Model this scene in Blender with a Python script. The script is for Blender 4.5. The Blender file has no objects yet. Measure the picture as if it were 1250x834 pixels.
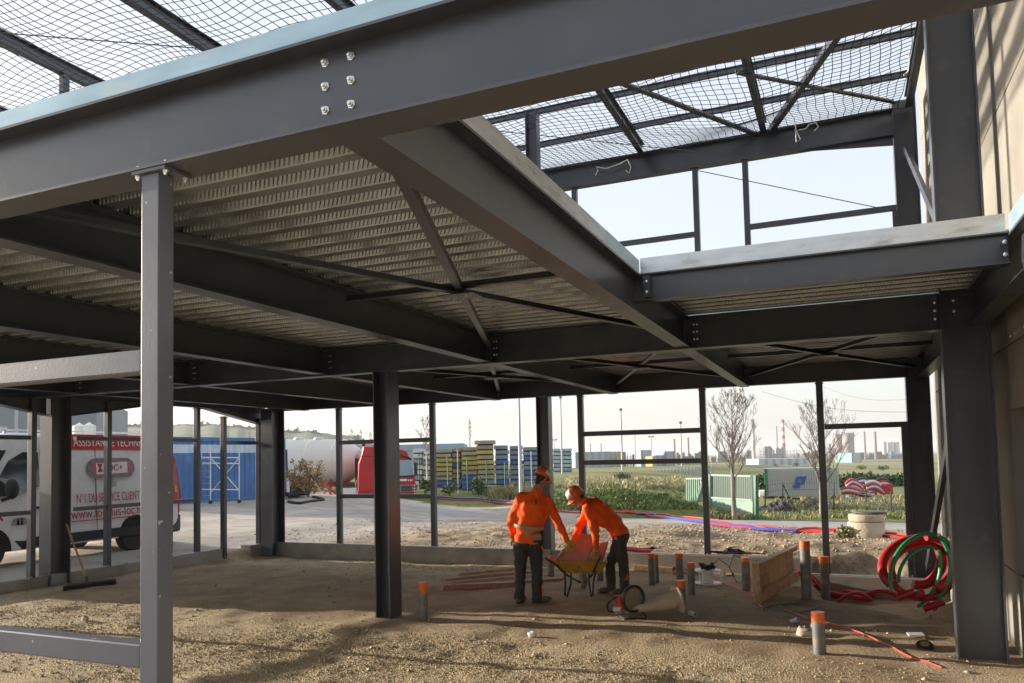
import bpy, math, random
import numpy as np
from mathutils import Vector, Matrix
random.seed(7); rng = np.random.default_rng(7)
S = bpy.context.scene
# ------------------------------------------------------------------ camera
CF, CX, CY, CH = 952.16, 613.43, 508.23, 2.0        # focal and principal point on the 1250x834 photograph, eye height
def _rot(rx, ry, rz):
    c, s = math.cos, math.sin
    Rx = np.array([[1,0,0],[0,c(rx),-s(rx)],[0,s(rx),c(rx)]])
    Ry = np.array([[c(ry),0,s(ry)],[0,1,0],[-s(ry),0,c(ry)]])
    Rz = np.array([[c(rz),-s(rz),0],[s(rz),c(rz),0],[0,0,1]])
    return Rz @ Ry @ Rx
CM = _rot(1.51173641, .411495672, -.0450276432)      # rows: camera right, down, forward
cam = bpy.data.cameras.new('camera'); co = bpy.data.objects.new('camera', cam); S.collection.objects.link(co)
cam.sensor_width = 36; cam.lens = CF*36/1250; cam.clip_start = .05; cam.clip_end = 12000
cam.shift_x = (625-CX)/1250; cam.shift_y = (CY-417)/1250
co.matrix_world = Matrix([[CM[0][i], -CM[1][i], -CM[2][i], (0,0,CH)[i]] for i in range(3)]+[[0,0,0,1]])
S.camera = co
# ------------------------------------------------------------------ light
SUN_EL, SUN_DIR = math.radians(10.0), Vector((-1, -.045, 0)).normalized()    # towards the sun
W = bpy.data.worlds.new('World'); S.world = W; W.use_nodes = True
nt = W.node_tree; bg = nt.nodes['Background']
sky = nt.nodes.new('ShaderNodeTexSky'); sky.sky_type = 'NISHITA'; sky.sun_disc = False
sky.sun_elevation = SUN_EL; sky.sun_rotation = math.atan2(SUN_DIR.x, SUN_DIR.y)
sky.air_density = 1.0; sky.dust_density = 3.0; sky.ozone_density = 2.0
mx = nt.nodes.new('ShaderNodeMix'); mx.data_type = 'RGBA'; mx.inputs[0].default_value = .42     # thin even veil of high cloud
mx.inputs[7].default_value = (6.0, 6.0, 6.05, 1)
nt.links.new(sky.outputs[0], mx.inputs[6]); nt.links.new(mx.outputs[2], bg.inputs[0])
bg.inputs[1].default_value = .13
sl = bpy.data.lights.new('sun', 'SUN'); so = bpy.data.objects.new('sun', sl); S.collection.objects.link(so)
sl.energy = 4.8; sl.angle = math.radians(.5); sl.color = (1, .885, .74)
d = Vector((SUN_DIR.x*math.cos(SUN_EL), SUN_DIR.y*math.cos(SUN_EL), math.sin(SUN_EL)))
so.rotation_euler = d.to_track_quat('Z', 'Y').to_euler()
S.view_settings.view_transform = 'Standard'; S.view_settings.look = 'None'
S.view_settings.exposure = 1.08; S.view_settings.gamma = 1
S.render.engine = 'CYCLES'
cy = S.cycles; cy.max_bounces = 8; cy.diffuse_bounces = 5; cy.glossy_bounces = 3; cy.transparent_max_bounces = 6
cy.use_denoising = True; cy.caustics_reflective = False; cy.caustics_refractive = False; cy.volume_bounces = 0
# ------------------------------------------------------------------ picking places through the lens
def RAY(px, py): return CM.T @ np.array([(px-CX)/CF, (py-CY)/CF, 1.])
EYE = np.array([0, 0, CH])
def ON(ax, val, px, py):
    r = RAY(px, py); return Vector(EYE + r*(val-EYE[ax])/r[ax])
def AT(px, py, depth): return Vector(EYE + RAY(px, py)*depth)
def DEP(p): return float(CM[2] @ (np.array(p)-EYE))
def HT(p, px, py): return float((EYE + RAY(px, py)*DEP(p))[2])       # height over p's place seen at that pixel row
def MPX(p): return DEP(p)/CF                                          # metres per photograph pixel at p
RT = Vector((CM[0][0], CM[0][1], 0)).normalized(); FW = Vector((-RT.y, RT.x, 0)); UP = Vector((0, 0, 1))
def sm(t): t = np.clip(t, 0, 1); return t*t*(3-2*t)
_G = rng.random((64, 64))
def vn(x, y):
    x = np.asarray(x, float); y = np.asarray(y, float)
    xi = np.floor(x).astype(int); yi = np.floor(y).astype(int); fx = sm(x-xi); fy = sm(y-yi)
    g = lambda a, b: _G[a % 64, b % 64]
    return (g(xi,yi)*(1-fx)+g(xi+1,yi)*fx)*(1-fy)+(g(xi,yi+1)*(1-fx)+g(xi+1,yi+1)*fx)*fy-.5
def ter(x, y, rough=True):
    x = np.asarray(x, float); y = np.asarray(y, float)
    inside = sm((x+12.55)/.3)*sm((1.7-x)/.3)*sm((14.6-y)/.2)
    zi = -.13*sm((y-10.5)/3.5)
    pit = sm((x+.75)/.5)*sm((y-(11.95-1.0*(x+.6)))/.35)
    zi = zi - .33*pit
    left = .12*sm((-x-12.6)/2)+.28*sm((-x-15)/12)*(1-sm((y-36)/14))
    zo = .1 + left
    dist = np.hypot(x, y)
    zo = zo - 1.15*sm((y-20)/20)*sm((x+24)/14)
    zo = zo - 6.0*sm((dist-70)/500)
    rdm = np.exp(-((y-(24.6-.30*(x+6)))/2.6)**4)*sm((x+18)/2)
    bank = .12*sm((y-15.4)/.9)*sm((19-y)/3)*sm((x+4.5)/3)
    outpit = -.3*sm((x+.9)/.3)*sm((15.6+.25*np.sin(x*5)-y)/.35)*sm((y-14.4)/.2)
    zo = zo + bank + outpit
    mound = 1.3*np.exp(-(((x+9.2)/4.2)**2+((y-32.5)/2.6)**2)**1.3) + .8*np.exp(-(((x+14.5)/2.6)**2+((y-36.5)/2.2)**2))
    zo = zo + mound
    z = zi*inside + zo*(1-inside)
    if rough:
        calm = 1-rdm
        yard = sm((y-14.9)/.6)*sm((26-y)/3)*sm((x+13)/3)*sm((3-x)/2)
        z = z + inside*(.050*vn(x*.9,y*.9)+.034*vn(x*2.7+9,y*2.7)+.020*vn(x*6,y*6+3)) + calm*(1-inside)*sm((240-dist)/100)*(.05*vn(x*.5,y*.5)+.02*vn(x*2,y*2))
        z = z + calm*yard*(.09*vn(x*1.3+3,y*1.3)+.06*np.abs(vn(x*3.1,y*4.3))+.035*vn(x*8,y*8))
        rut = np.exp(-((y-(18.6+.35*x*.3+1.2*vn(x*.2,0)))/.35)**2)*sm((x+11)/2)*sm((1-x)/2)
        z = z + .10*rut*(1+vn(x*4,y*4))
    return z
def tz(x, y): return float(ter(x, y))
def GP(px, py, lo=3., hi=900.):
    a, r = lo, RAY(px, py); prev = a
    while a < hi:
        p = EYE+r*a
        if p[2] < ter(p[0], p[1], False):
            for _ in range(30):
                m = (prev+a)/2; p = EYE+r*m
                if p[2] < ter(p[0], p[1], False): a = m
                else: prev = m
            break
        prev = a; a += .02*a
    p = EYE+r*a
    return Vector((p[0], p[1], tz(p[0], p[1])))
# ------------------------------------------------------------------ materials
def lin(c):
    return tuple((v/255/12.92 if v/255 <= .04045 else ((v/255+.055)/1.055)**2.4) for v in c)
MATS = {}
def mat(name, rgb, rough=.6, metal=0., var=.12, scale=6., bump=0., bscale=60., detail=4, spots=None, spec=.5, stretch=None, alpha=None, trans=0):
    """rgb is linear base colour; soft noise varies it; spots=(rgb, lo, hi, scale) lays worn/dirty patches"""
    if name in MATS: return MATS[name]
    m = bpy.data.materials.new(name); m.use_nodes = True; n = m.node_tree; b = n.nodes['Principled BSDF']
    b.inputs['Roughness'].default_value = rough; b.inputs['Metallic'].default_value = metal
    b.inputs['Specular IOR Level'].default_value = spec
    if trans: b.inputs['Transmission Weight'].default_value = trans
    tc = n.nodes.new('ShaderNodeTexCoord'); src = tc.outputs['Object']
    if stretch:
        mp = n.nodes.new('ShaderNodeMapping'); mp.inputs['Scale'].default_value = stretch
        n.links.new(src, mp.inputs[0]); src = mp.outputs[0]
    nz = n.nodes.new('ShaderNodeTexNoise'); nz.inputs['Scale'].default_value = scale; nz.inputs['Detail'].default_value = detail
    n.links.new(src, nz.inputs['Vector'])
    rp = n.nodes.new('ShaderNodeValToRGB'); rp.color_ramp.elements[0].position = .3; rp.color_ramp.elements[1].position = .7
    rp.color_ramp.elements[0].color = (*[max(0, v*(1-var)) for v in rgb], 1); rp.color_ramp.elements[1].color = (*[min(1, v*(1+var)) for v in rgb], 1)
    n.links.new(nz.outputs['Fac'], rp.inputs[0]); col = rp.outputs[0]
    if spots:
        n2 = n.nodes.new('ShaderNodeTexNoise'); n2.inputs['Scale'].default_value = spots[3]; n2.inputs['Detail'].default_value = 6
        n.links.new(src, n2.inputs['Vector'])
        mr = n.nodes.new('ShaderNodeMapRange'); mr.inputs[1].default_value = spots[1]; mr.inputs[2].default_value = spots[2]
        n.links.new(n2.outputs['Fac'], mr.inputs[0])
        mm = n.nodes.new('ShaderNodeMix'); mm.data_type = 'RGBA'; n.links.new(mr.outputs[0], mm.inputs[0]); n.links.new(col, mm.inputs[6])
        mm.inputs[7].default_value = (*spots[0], 1); col = mm.outputs[2]
    n.links.new(col, b.inputs['Base Color'])
    r2 = n.nodes.new('ShaderNodeMapRange'); r2.inputs[3].default_value = max(.02, rough-.1); r2.inputs[4].default_value = min(1, rough+.1)
    n.links.new(nz.outputs['Fac'], r2.inputs[0]); n.links.new(r2.outputs[0], b.inputs['Roughness'])
    if bump:
        n3 = n.nodes.new('ShaderNodeTexNoise'); n3.inputs['Scale'].default_value = bscale; n3.inputs['Detail'].default_value = 5
        n.links.new(src, n3.inputs['Vector'])
        bp = n.nodes.new('ShaderNodeBump'); bp.inputs['Strength'].default_value = bump; bp.inputs['Distance'].default_value = .02
        n.links.new(n3.outputs['Fac'], bp.inputs['Height']); n.links.new(bp.outputs[0], b.inputs['Normal'])
    MATS[name] = m; return m
STEEL = mat('anthracite_steel_paint', (.042,.048,.064), .32, 0, .16, 3, .04, 90, spots=((.070,.070,.072), .60, .74, 6), spec=.8)
STEEL2 = mat('box_section_paint', (.105,.116,.150), .36, 0, .12, 3, .03, 90, spots=((.42,.42,.41), .69, .70, 24))
GALV = mat('galvanised_trim', (.52,.54,.56), .30, .85, .12, 5, .02, 60, spots=((.36,.35,.32), .58, .75, 3), stretch=(1,1,4))
DECK = mat('galvanised_deck', (.37,.405,.44), .34, .85, .18, 4, .03, 60, spots=((.31,.315,.31), .62, .82, 2))
BLUETRIM = mat('pale_blue_trim', (.36,.50,.58), .32, .45, .12, 3, .02, 60, spots=((.46,.52,.54), .58, .75, 2), stretch=(1,1,4))  # edge trim with a pale blue base colour
BOLT = mat('zinc_bolt', (.75,.75,.74), .28, .9, .1, 30)
CONC = mat('raw_concrete', (.36,.33,.28), .9, 0, .18, 3, .25, 70, spots=((.24,.21,.17), .55, .75, 1.3))
PANELM = mat('precast_panel', (.265,.25,.22), .9, 0, .14, 2, .35, 160, spots=((.22,.20,.165), .52, .75, 1.1))
DARK = mat('black_rubber', (.018,.018,.019), .7, 0, .2, 20)
BLACKM = mat('black_metal', (.03,.03,.032), .45, 0, .2, 10)
WOOD = mat('formwork_pine', (.46,.30,.15), .75, 0, .25, 4, .1, 40, stretch=(6,1,6))
WOODR = mat('reddish_plank', (.40,.22,.13), .75, 0, .22, 4, .1, 40, stretch=(1,5,5))
PVC = mat('grey_pvc', (.16,.165,.17), .42, 0, .1, 6, spots=((.30,.26,.20), .52, .7, 6))
TAPE = mat('orange_tape', (.80,.16,.02), .45, 0, .12, 20)
REDP = mat('red_corrugated_plastic', (.42,.018,.020), .45, 0, .12, 6, spots=((.34,.12,.08), .62, .8, 9))
GREENP = mat('green_hose_plastic', (.01,.30,.11), .35, 0, .1, 6)
BLUEP = mat('blue_conduit_plastic', (.03,.06,.33), .45, 0, .1, 6)
WHITEP = mat('white_plastic', (.74,.74,.72), .45, 0, .06, 8)
STONE = mat('pale_stone', (.50,.45,.36), .9, 0, .2, 9, .3, 50)
# ------------------------------------------------------------------ building blocks
WM = {}
class MB:
    def __init__(s): s.v = []; s.f = []; s.m = []
    def add(s, vs, fs, mi=0):
        o = len(s.v); s.v += [tuple(p) for p in vs]; s.f += [tuple(o+i for i in f) for f in fs]; s.m += [mi]*len(fs); return s
    def box(s, x0, x1, y0, y1, z0, z1, mi=0):
        return s.add([(x0,y0,z0),(x1,y0,z0),(x1,y1,z0),(x0,y1,z0),(x0,y0,z1),(x1,y0,z1),(x1,y1,z1),(x0,y1,z1)],
                     [(0,3,2,1),(4,5,6,7),(0,1,5,4),(1,2,6,5),(2,3,7,6),(3,0,4,7)], mi)
    def obox(s, c, u, v, w, mi=0):                   # centre and three half vectors
        c, u, v, w = Vector(c), Vector(u), Vector(v), Vector(w)
        if u.cross(v).dot(w) < 0: u = -u
        return s.add([c-u-v-w,c+u-v-w,c+u+v-w,c-u+v-w,c-u-v+w,c+u-v+w,c+u+v+w,c-u+v+w],
                     [(0,3,2,1),(4,5,6,7),(0,1,5,4),(1,2,6,5),(2,3,7,6),(3,0,4,7)], mi)
    def bar(s, p, q, w, h, up=(0,0,1), mi=0):
        p, q = Vector(p), Vector(q); d = q-p; t = d.normalized(); a = t.cross(Vector(up))
        if a.length < 1e-4: a = t.cross(Vector((1,0,0)))
        a.normalize(); b = a.cross(t)
        return s.obox((p+q)/2, d/2, a*w/2, b*h/2, mi)
    def sweep(s, p, q, poly, up=(0,0,1), mi=0):      # a closed outline (side, height) carried from p to q
        p, q = Vector(p), Vector(q); t = (q-p).normalized(); a = t.cross(Vector(up))
        if a.length < 1e-4: a = t.cross(Vector((0,1,0)))
        a.normalize(); b = a.cross(t); n = len(poly)
        vs = [o+a*u+b*w for o in (p, q) for u, w in poly]
        fs = [(i,(i+1)%n,n+(i+1)%n,n+i) for i in range(n)]
        return s.add(vs, fs+[tuple(reversed(range(n))), tuple(range(n,2*n))], mi)
    def ibeam(s, p, q, h, b, tw=.009, tf=.014, up=(0,0,1), mi=0):
        H, B, T = h/2, b/2, tw/2
        return s.sweep(p, q, [(-B,-H),(B,-H),(B,-H+tf),(T,-H+tf),(T,H-tf),(B,H-tf),(B,H),(-B,H),(-B,H-tf),(-T,H-tf),(-T,-H+tf),(-B,-H+tf)], up, mi)
    def tube(s, pts, r, n=8, cap=True, mi=0, closed=False):
        pts = [Vector(p) for p in pts]; k = len(pts); rs = r if isinstance(r, (list, tuple)) else [r]*k
        t0 = (pts[1]-pts[0]).normalized(); a = t0.cross(Vector((0,0,1)))
        if a.length < 1e-3: a = t0.cross(Vector((1,0,0)))
        a.normalize(); vs = []
        for i, p in enumerate(pts):
            t = ((pts[(i+1)%k] if closed else pts[min(i+1,k-1)])-(pts[i-1] if closed else pts[max(i-1,0)]))
            t = t.normalized() if t.length > 1e-9 else t0
            a = (a-t*a.dot(t)); a = a.normalized() if a.length > 1e-6 else t.orthogonal().normalized()
            b = t.cross(a)
            vs += [p+(a*math.cos(2*math.pi*j/n)+b*math.sin(2*math.pi*j/n))*rs[i] for j in range(n)]
        fs = [(i*n+j, i*n+(j+1)%n, (i+1)*n+(j+1)%n, (i+1)*n+j) for i in range(k-1) for j in range(n)]
        if closed: fs += [((k-1)*n+j, (k-1)*n+(j+1)%n, (j+1)%n, j) for j in range(n)]
        elif cap: fs += [tuple(reversed(range(n))), tuple(range((k-1)*n, k*n))]
        return s.add(vs, fs, mi)
    def lathe(s, c, prof, n=20, axis=(0,0,1), mi=0):
        c = Vector(c); w = Vector(axis).normalized(); u = w.orthogonal().normalized(); v = w.cross(u); k = len(prof)
        vs = [c+w*z+(u*math.cos(2*math.pi*j/n)+v*math.sin(2*math.pi*j/n))*r for r, z in prof for j in range(n)]
        fs = [(i*n+j, i*n+(j+1)%n, (i+1)*n+(j+1)%n, (i+1)*n+j) for i in range(k-1) for j in range(n)]
        if prof[0][0] > 1e-4: fs.append(tuple(reversed(range(n))))
        if prof[-1][0] > 1e-4: fs.append(tuple(range((k-1)*n, k*n)))
        return s.add(vs, fs, mi)
    def ell(s, c, r, R=None, n=12, mi=0):
        c = Vector(c); R = R or Matrix.Identity(3); k = n//2+1; vs = []; fs = []
        for i in range(k):
            th = math.pi*(i+.0)/(k-1)
            for j in range(n):
                ph = 2*math.pi*j/n; vs.append(c+R @ Vector((r[0]*math.sin(th)*math.cos(ph), r[1]*math.sin(th)*math.sin(ph), -r[2]*math.cos(th))))
        fs = [(i*n+j, i*n+(j+1)%n, (i+1)*n+(j+1)%n, (i+1)*n+j) for i in range(k-1) for j in range(n)]
        return s.add(vs, fs, mi)
    def cap(s, p, q, r0, r1, n=12, mi=0):            # a closed tapered limb with round ends
        p, q = Vector(p), Vector(q); t = (q-p); L = t.length; t = t/L if L > 1e-6 else Vector((0,0,1))
        prof = [(r0*math.sin(a), -r0*math.cos(a)) for a in (.001,.5,1.0,1.4)]+[(r1*math.cos(a), L+r1*math.sin(a)) for a in (.1,.55,1.05,1.5697)]
        return s.lathe(p, prof, n, t, mi)
    def prism(s, poly, o, u, v, w, mi=0):            # outline poly on plane (u,v) at o, given depth vector w
        o, u, v, w = Vector(o), Vector(u), Vector(v), Vector(w); n = len(poly)
        vs = [o+u*a+v*b for a, b in poly]+[o+u*a+v*b+w for a, b in poly]
        return s.add(vs, [tuple(reversed(range(n))), tuple(range(n,2*n))]+[(i,(i+1)%n,n+(i+1)%n,n+i) for i in range(n)], mi)
    def build(s, name, mats, parent=None, smooth=False, bevel=0, fix=False):
        return mesh_obj(name, s.v, s.f, mats, parent, smooth, bevel, s.m, fix)
def place(o, parent, base):
    S.collection.objects.link(o); o.location = base
    o.parent = parent
    if parent: o.matrix_parent_inverse = WM[parent.name].inverted()
    WM[o.name] = Matrix.Translation(base)
def mesh_obj(name, v, f, mats, parent=None, smooth=False, bevel=0, mi=None, fix=False):
    V = np.array([tuple(p) for p in v], float).reshape(-1, 3)
    lo, hi = V.min(0), V.max(0); base = Vector(((lo[0]+hi[0])/2, (lo[1]+hi[1])/2, lo[2]))
    me = bpy.data.meshes.new(name); me.from_pydata((V-np.array(base)).tolist(), [], f)
    for m in (mats if isinstance(mats, (list, tuple)) else [mats]): me.materials.append(m)
    if mi is not None and any(mi): me.polygons.foreach_set('material_index', mi)
    if smooth: me.polygons.foreach_set('use_smooth', [True]*len(f))
    if fix:
        import bmesh
        bm = bmesh.new(); bm.from_mesh(me); bmesh.ops.recalc_face_normals(bm, faces=bm.faces); bm.to_mesh(me); bm.free()
    me.update(); o = bpy.data.objects.new(name, me); place(o, parent, base)
    if bevel:
        b = o.modifiers.new('bevel', 'BEVEL'); b.width = bevel; b.segments = 2; b.limit_method = 'ANGLE'
    return o
def soft(o, ang=40):
    me = o.data; me.polygons.foreach_set('use_smooth', [True]*len(me.polygons)); me.set_sharp_from_angle(angle=math.radians(ang)); return o
def tag(o, label=None, cat=None, group=None, kind=None):
    if label: o['label'] = label
    if cat: o['category'] = cat
    if group: o['group'] = group
    if kind: o['kind'] = kind
    return o
def thing(name, loc, label, cat, group=None):
    o = bpy.data.objects.new(name, None); o.empty_display_size = .2; S.collection.objects.link(o); o.location = loc
    WM[o.name] = Matrix.Translation(Vector(loc)); return tag(o, label, cat, group)
def share(o, parent, delta, name=None):              # a copy of a part, moved by delta, sharing its mesh
    c = o.copy(); S.collection.objects.link(c); c.parent = parent; base = Vector(WM[o.name].translation)+Vector(delta)
    c.location = base; c.matrix_parent_inverse = WM[parent.name].inverted() if parent else Matrix(); WM[c.name] = Matrix.Translation(base); return c
def text(body, o, u, v, size, m, parent, name='lettering', depth=.002, align='LEFT', sx=1.0):
    cu = bpy.data.curves.new(name, 'FONT'); cu.body = body; cu.size = size; cu.extrude = depth; cu.align_x = align
    t = bpy.data.objects.new('tmp', cu); S.collection.objects.link(t); bpy.context.view_layer.update()
    me = bpy.data.meshes.new_from_object(t.evaluated_get(bpy.context.evaluated_depsgraph_get()))
    u, v = Vector(u).normalized(), Vector(v).normalized(); w = u.cross(v)
    vs = [Vector(o)+u*p.co.x*sx+v*p.co.y+w*p.co.z for p in me.vertices]; fs = [tuple(p.vertices) for p in me.polygons]
    bpy.data.objects.remove(t); bpy.data.curves.remove(cu); bpy.data.meshes.remove(me)
    return mesh_obj(name, vs, fs, m, parent)
def fuse(mb, name, m, parent, voxel=.014, it=4, disp=0, dscale=.12, fac=.5):   # many overlapping limbs become one continuous skin
    V = np.array(mb.v); me = bpy.data.meshes.new('t'); me.from_pydata(V.tolist(), [], mb.f)
    t = bpy.data.objects.new('t', me); S.collection.objects.link(t)
    r = t.modifiers.new('r', 'REMESH'); r.mode = 'VOXEL'; r.voxel_size = voxel
    s = t.modifiers.new('s', 'SMOOTH'); s.iterations = it; s.factor = fac
    if disp:
        tx = bpy.data.textures.new('folds', 'CLOUDS'); tx.noise_scale = dscale
        dm = t.modifiers.new('d', 'DISPLACE'); dm.texture = tx; dm.strength = disp; dm.mid_level = .5
    bpy.context.view_layer.update()
    e = bpy.data.meshes.new_from_object(t.evaluated_get(bpy.context.evaluated_depsgraph_get()))
    vs = [v.co.copy() for v in e.vertices]; fs = [tuple(p.vertices) for p in e.polygons]
    bpy.data.objects.remove(t); bpy.data.meshes.remove(me); bpy.data.meshes.remove(e)
    return mesh_obj(name, vs, fs, m, parent, smooth=True)
# ================================================================== THE GROUND
def ground_mat(kind):
    m = bpy.data.materials.new('ground_'+kind); m.use_nodes = True; n = m.node_tree; L = n.links.new; b = n.nodes['Principled BSDF']
    b.inputs['Roughness'].default_value = .95; b.inputs['Specular IOR Level'].default_value = .2
    tc = n.nodes.new('ShaderNodeTexCoord'); P = tc.outputs['Object']
    def noise(sc, det=5, ro=.6):
        z = n.nodes.new('ShaderNodeTexNoise'); z.inputs['Scale'].default_value = sc; z.inputs['Detail'].default_value = det; z.inputs['Roughness'].default_value = ro
        L(P, z.inputs['Vector']); return z.outputs['Fac']
    def rng_(f, a, c_, lo=0., hi=1.):
        r = n.nodes.new('ShaderNodeMapRange'); r.inputs[1].default_value = a; r.inputs[2].default_value = c_; r.inputs[3].default_value = lo; r.inputs[4].default_value = hi
        L(f, r.inputs[0]); return r.outputs[0]
    def mix(f, a, c_):
        x = n.nodes.new('ShaderNodeMix'); x.data_type = 'RGBA'; L(f, x.inputs[0])
        for i, q in ((6, a), (7, c_)):
            if isinstance(q, tuple): x.inputs[i].default_value = (*q, 1)
            else: L(q, x.inputs[i])
        return x.outputs[2]
    def math_(op, a, c_=None):
        x = n.nodes.new('ShaderNodeMath'); x.operation = op
        for i, q in ((0, a), (1, c_)):
            if q is None: continue
            if isinstance(q, (int, float)): x.inputs[i].default_value = q
            else: L(q, x.inputs[i])
        return x.outputs[0]
    sx = n.nodes.new('ShaderNodeSeparateXYZ'); L(P, sx.inputs[0]); X, Y = sx.outputs[0], sx.outputs[1]
    if kind == 'site':
        vo = n.nodes.new('ShaderNodeTexVoronoi'); vo.inputs['Scale'].default_value = 64; L(P, vo.inputs['Vector'])
        vr = n.nodes.new('ShaderNodeSeparateColor'); L(vo.outputs['Color'], vr.inputs[0])
        grav = mix(vr.outputs[0], (.335,.265,.16), (.63,.52,.355))
        sand = mix(rng_(noise(1.1, 7, .7), .35, .68), (.28,.20,.12), (.48,.37,.235))
        sand = mix(rng_(noise(.35, 4), .52, .66), sand, (.40,.325,.24))
        sand = mix(rng_(noise(60, 3), .60, .72), sand, (.42,.34,.23))
        yb = math_('ADD', Y, math_('MULTIPLY', math_('SUBTRACT', noise(.8, 5), .5), 2.2))
        yb = math_('ADD', yb, math_('MULTIPLY', math_('SUBTRACT', noise(12, 3), .5), .8))
        g1 = rng_(yb, 7.95, 8.35, 1, 0)
        strip = math_('MULTIPLY', rng_(yb, 12.9, 13.4), rng_(X, -5.5, -6.5))
        g2 = math_('MULTIPLY', strip, .75)
        gm = math_('MAXIMUM', g1, g2)
        gm = math_('MULTIPLY', gm, rng_(X, .2, -1.0, .25, 1))
        col = mix(gm, sand, grav)
        bh = math_('ADD', math_('MULTIPLY', vo.outputs['Distance'], math_('MULTIPLY', gm, -.6)), math_('MULTIPLY', noise(35, 6), .55))
        bstr = .9
    elif kind == 'yard':
        c1 = mix(rng_(noise(.35, 7, .65), .38, .64), (.33,.30,.265), (.47,.435,.385))
        c1 = mix(rng_(noise(1.6, 8, .7), .5, .7), c1, (.27,.235,.195))
        mud = math_('MULTIPLY', rng_(math_('ADD', X, math_('MULTIPLY', noise(.4), 4.)), -10.5, -7.0), rng_(math_('ADD', Y, math_('MULTIPLY', noise(.6), 4.)), 28.5, 20.5))
        mudc = mix(rng_(noise(1.3, 8, .7), .42, .62), (.20,.145,.095), (.47,.37,.245))
        col = mix(mud, c1, mudc)
        col = mix(rng_(noise(38, 4), .62, .72), col, (.52,.46,.37))
        bh = noise(14, 8, .75); bstr = .8
    elif kind == 'grass':
        col = mix(rng_(noise(.25, 6, .7), .40, .62), (.075,.13,.028), (.22,.20,.075))
        col = mix(rng_(noise(3, 6), .5, .68), col, (.05,.095,.02)); bh = noise(25, 6); bstr = .8
    else:
        col = mix(rng_(noise(.02, 6, .7), .42, .58), (.27,.25,.11), (.13,.16,.06))
        col = mix(rng_(noise(.006, 5), .48, .6), col, (.33,.28,.16)); bh = noise(2, 5); bstr = .3
    L(col, b.inputs['Base Color'])
    bp = n.nodes.new('ShaderNodeBump'); bp.inputs['Strength'].default_value = bstr; bp.inputs['Distance'].default_value = .03
    L(bh, bp.inputs['Height']); L(bp.outputs[0], b.inputs['Normal'])
    return m
def cum(segs):
    o = []
    for a, b, st in segs: o += list(np.arange(a, b, st))
    return np.array(o+[segs[-1][1]])
gx = cum([(-3000,-600,300),(-600,-150,50),(-150,-50,8),(-50,-20,1.2),(-20,-13,.35),(-13,2,.085),(2,8,.5),(8,40,3),(40,200,20),(200,800,100),(800,3000,400)])
gy = cum([(-600,-60,90),(-60,-6,6),(-6,4.5,.6),(4.5,14.7,.09),(14.7,24,.14),(24,42,.5),(42,90,2.5),(90,300,15),(300,900,60),(900,2100,300)])
GX, GY = np.meshgrid(gx, gy); GZ = ter(GX, GY)
nx, ny = len(gx), len(gy)
idx = np.arange(nx*ny).reshape(ny, nx)
F = np.stack([idx[:-1,:-1], idx[:-1,1:], idx[1:,1:], idx[1:,:-1]], -1).reshape(-1, 4)
xc = ((GX[:-1,:-1]+GX[1:,1:])/2).ravel(); yc = ((GY[:-1,:-1]+GY[1:,1:])/2).ravel()
wob = 1.2*vn(xc*.5, yc*.5)+.6*vn(xc*2, yc*2)
road0 = lambda x: 23.0-.30*(x+6)        # near edge of the street at x
mi = np.full(len(xc), 1)
mi[(xc > -12.6)&(xc < 1.7)&(yc < 14.62)&(yc > -8)] = 0
mi[(xc > -9.5)&(yc > road0(xc)+3.2+.2*wob)] = 2
mi[(xc <= -9.5)&(yc > 30.5+.22*(-9.5-xc)*1.2+wob*.6)] = 2
mi[(yc > 44)&(xc > -30)|(yc > 75)|(xc > 60)|(xc < -90)] = 3
gm = bpy.data.meshes.new('ground'); gm.from_pydata(np.stack([GX.ravel(), GY.ravel(), GZ.ravel()], 1).tolist(), [], F.tolist())
for k in ('site', 'yard', 'grass', 'field'): gm.materials.append(ground_mat(k))
gm.polygons.foreach_set('material_index', mi); gm.polygons.foreach_set('use_smooth', [True]*len(F)); gm.update()
go = bpy.data.objects.new('ground', gm); S.collection.objects.link(go); tag(go, kind='structure')
# street: a pale worn strip that runs past the yard
rd = MB(); xs_ = np.linspace(-16,40,150)
def streetY(x): return road0(x)
rows = [[(x, streetY(x)+w_, tz(x, streetY(x)+w_)+dz_) for w_, dz_ in ((-.12,-.12), (0,.025), (1.6,.05), (3.3,.025), (3.42,-.12))] for x in xs_]
vs = [p for r in rows for p in r]; k = 5
rd.add(vs, [(i*k+j, (i+1)*k+j, (i+1)*k+j+1, i*k+j+1) for i in range(len(rows)-1) for j in range(4)])
tag(rd.build('road', mat('worn_asphalt', (.30,.295,.29), .85, 0, .12, 1.2, .2, 80, spots=((.22,.21,.2), .6, .7, .7)), smooth=True), kind='structure')
# sea and hills
sea = MB(); sea.add([(-9000,2050,-6.6),(9000,2050,-6.6),(9000,9000,-6.6),(-9000,9000,-6.6)], [(0,1,2,3)])
tag(sea.build('sea', mat('sea_water', (.16,.25,.31), .35, 0, .05, .01)), kind='structure')
HX, HY = [-60,60,150,215,235,262,300,322,350,380,402,430,460,500], [530,524,519,519,517,519,522,523,526,527.5,529.5,534,545,575]
hl = MB(); A = np.linspace(-60, 500, 120); pts = []
for x in A:
    y = float(np.interp(x, HX, HY))+3.0*float(vn(x*.11, 4))
    for dd, dz in ((470, 46), (560, 22), (700, 0), (900, 14)): p = AT(x, y, dd); pts.append((p.x, p.y, max(p.z-dz*dd/CF*.9, -9)))
hl.add(pts, [(i*4+j, (i+1)*4+j, (i+1)*4+j+1, i*4+j+1) for i in range(len(A)-1) for j in range(3)])
tag(hl.build('hills', mat('far_scrub', (.10,.125,.065), .95, 0, .35, .05, .5, .2), smooth=True), kind='structure')
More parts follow.
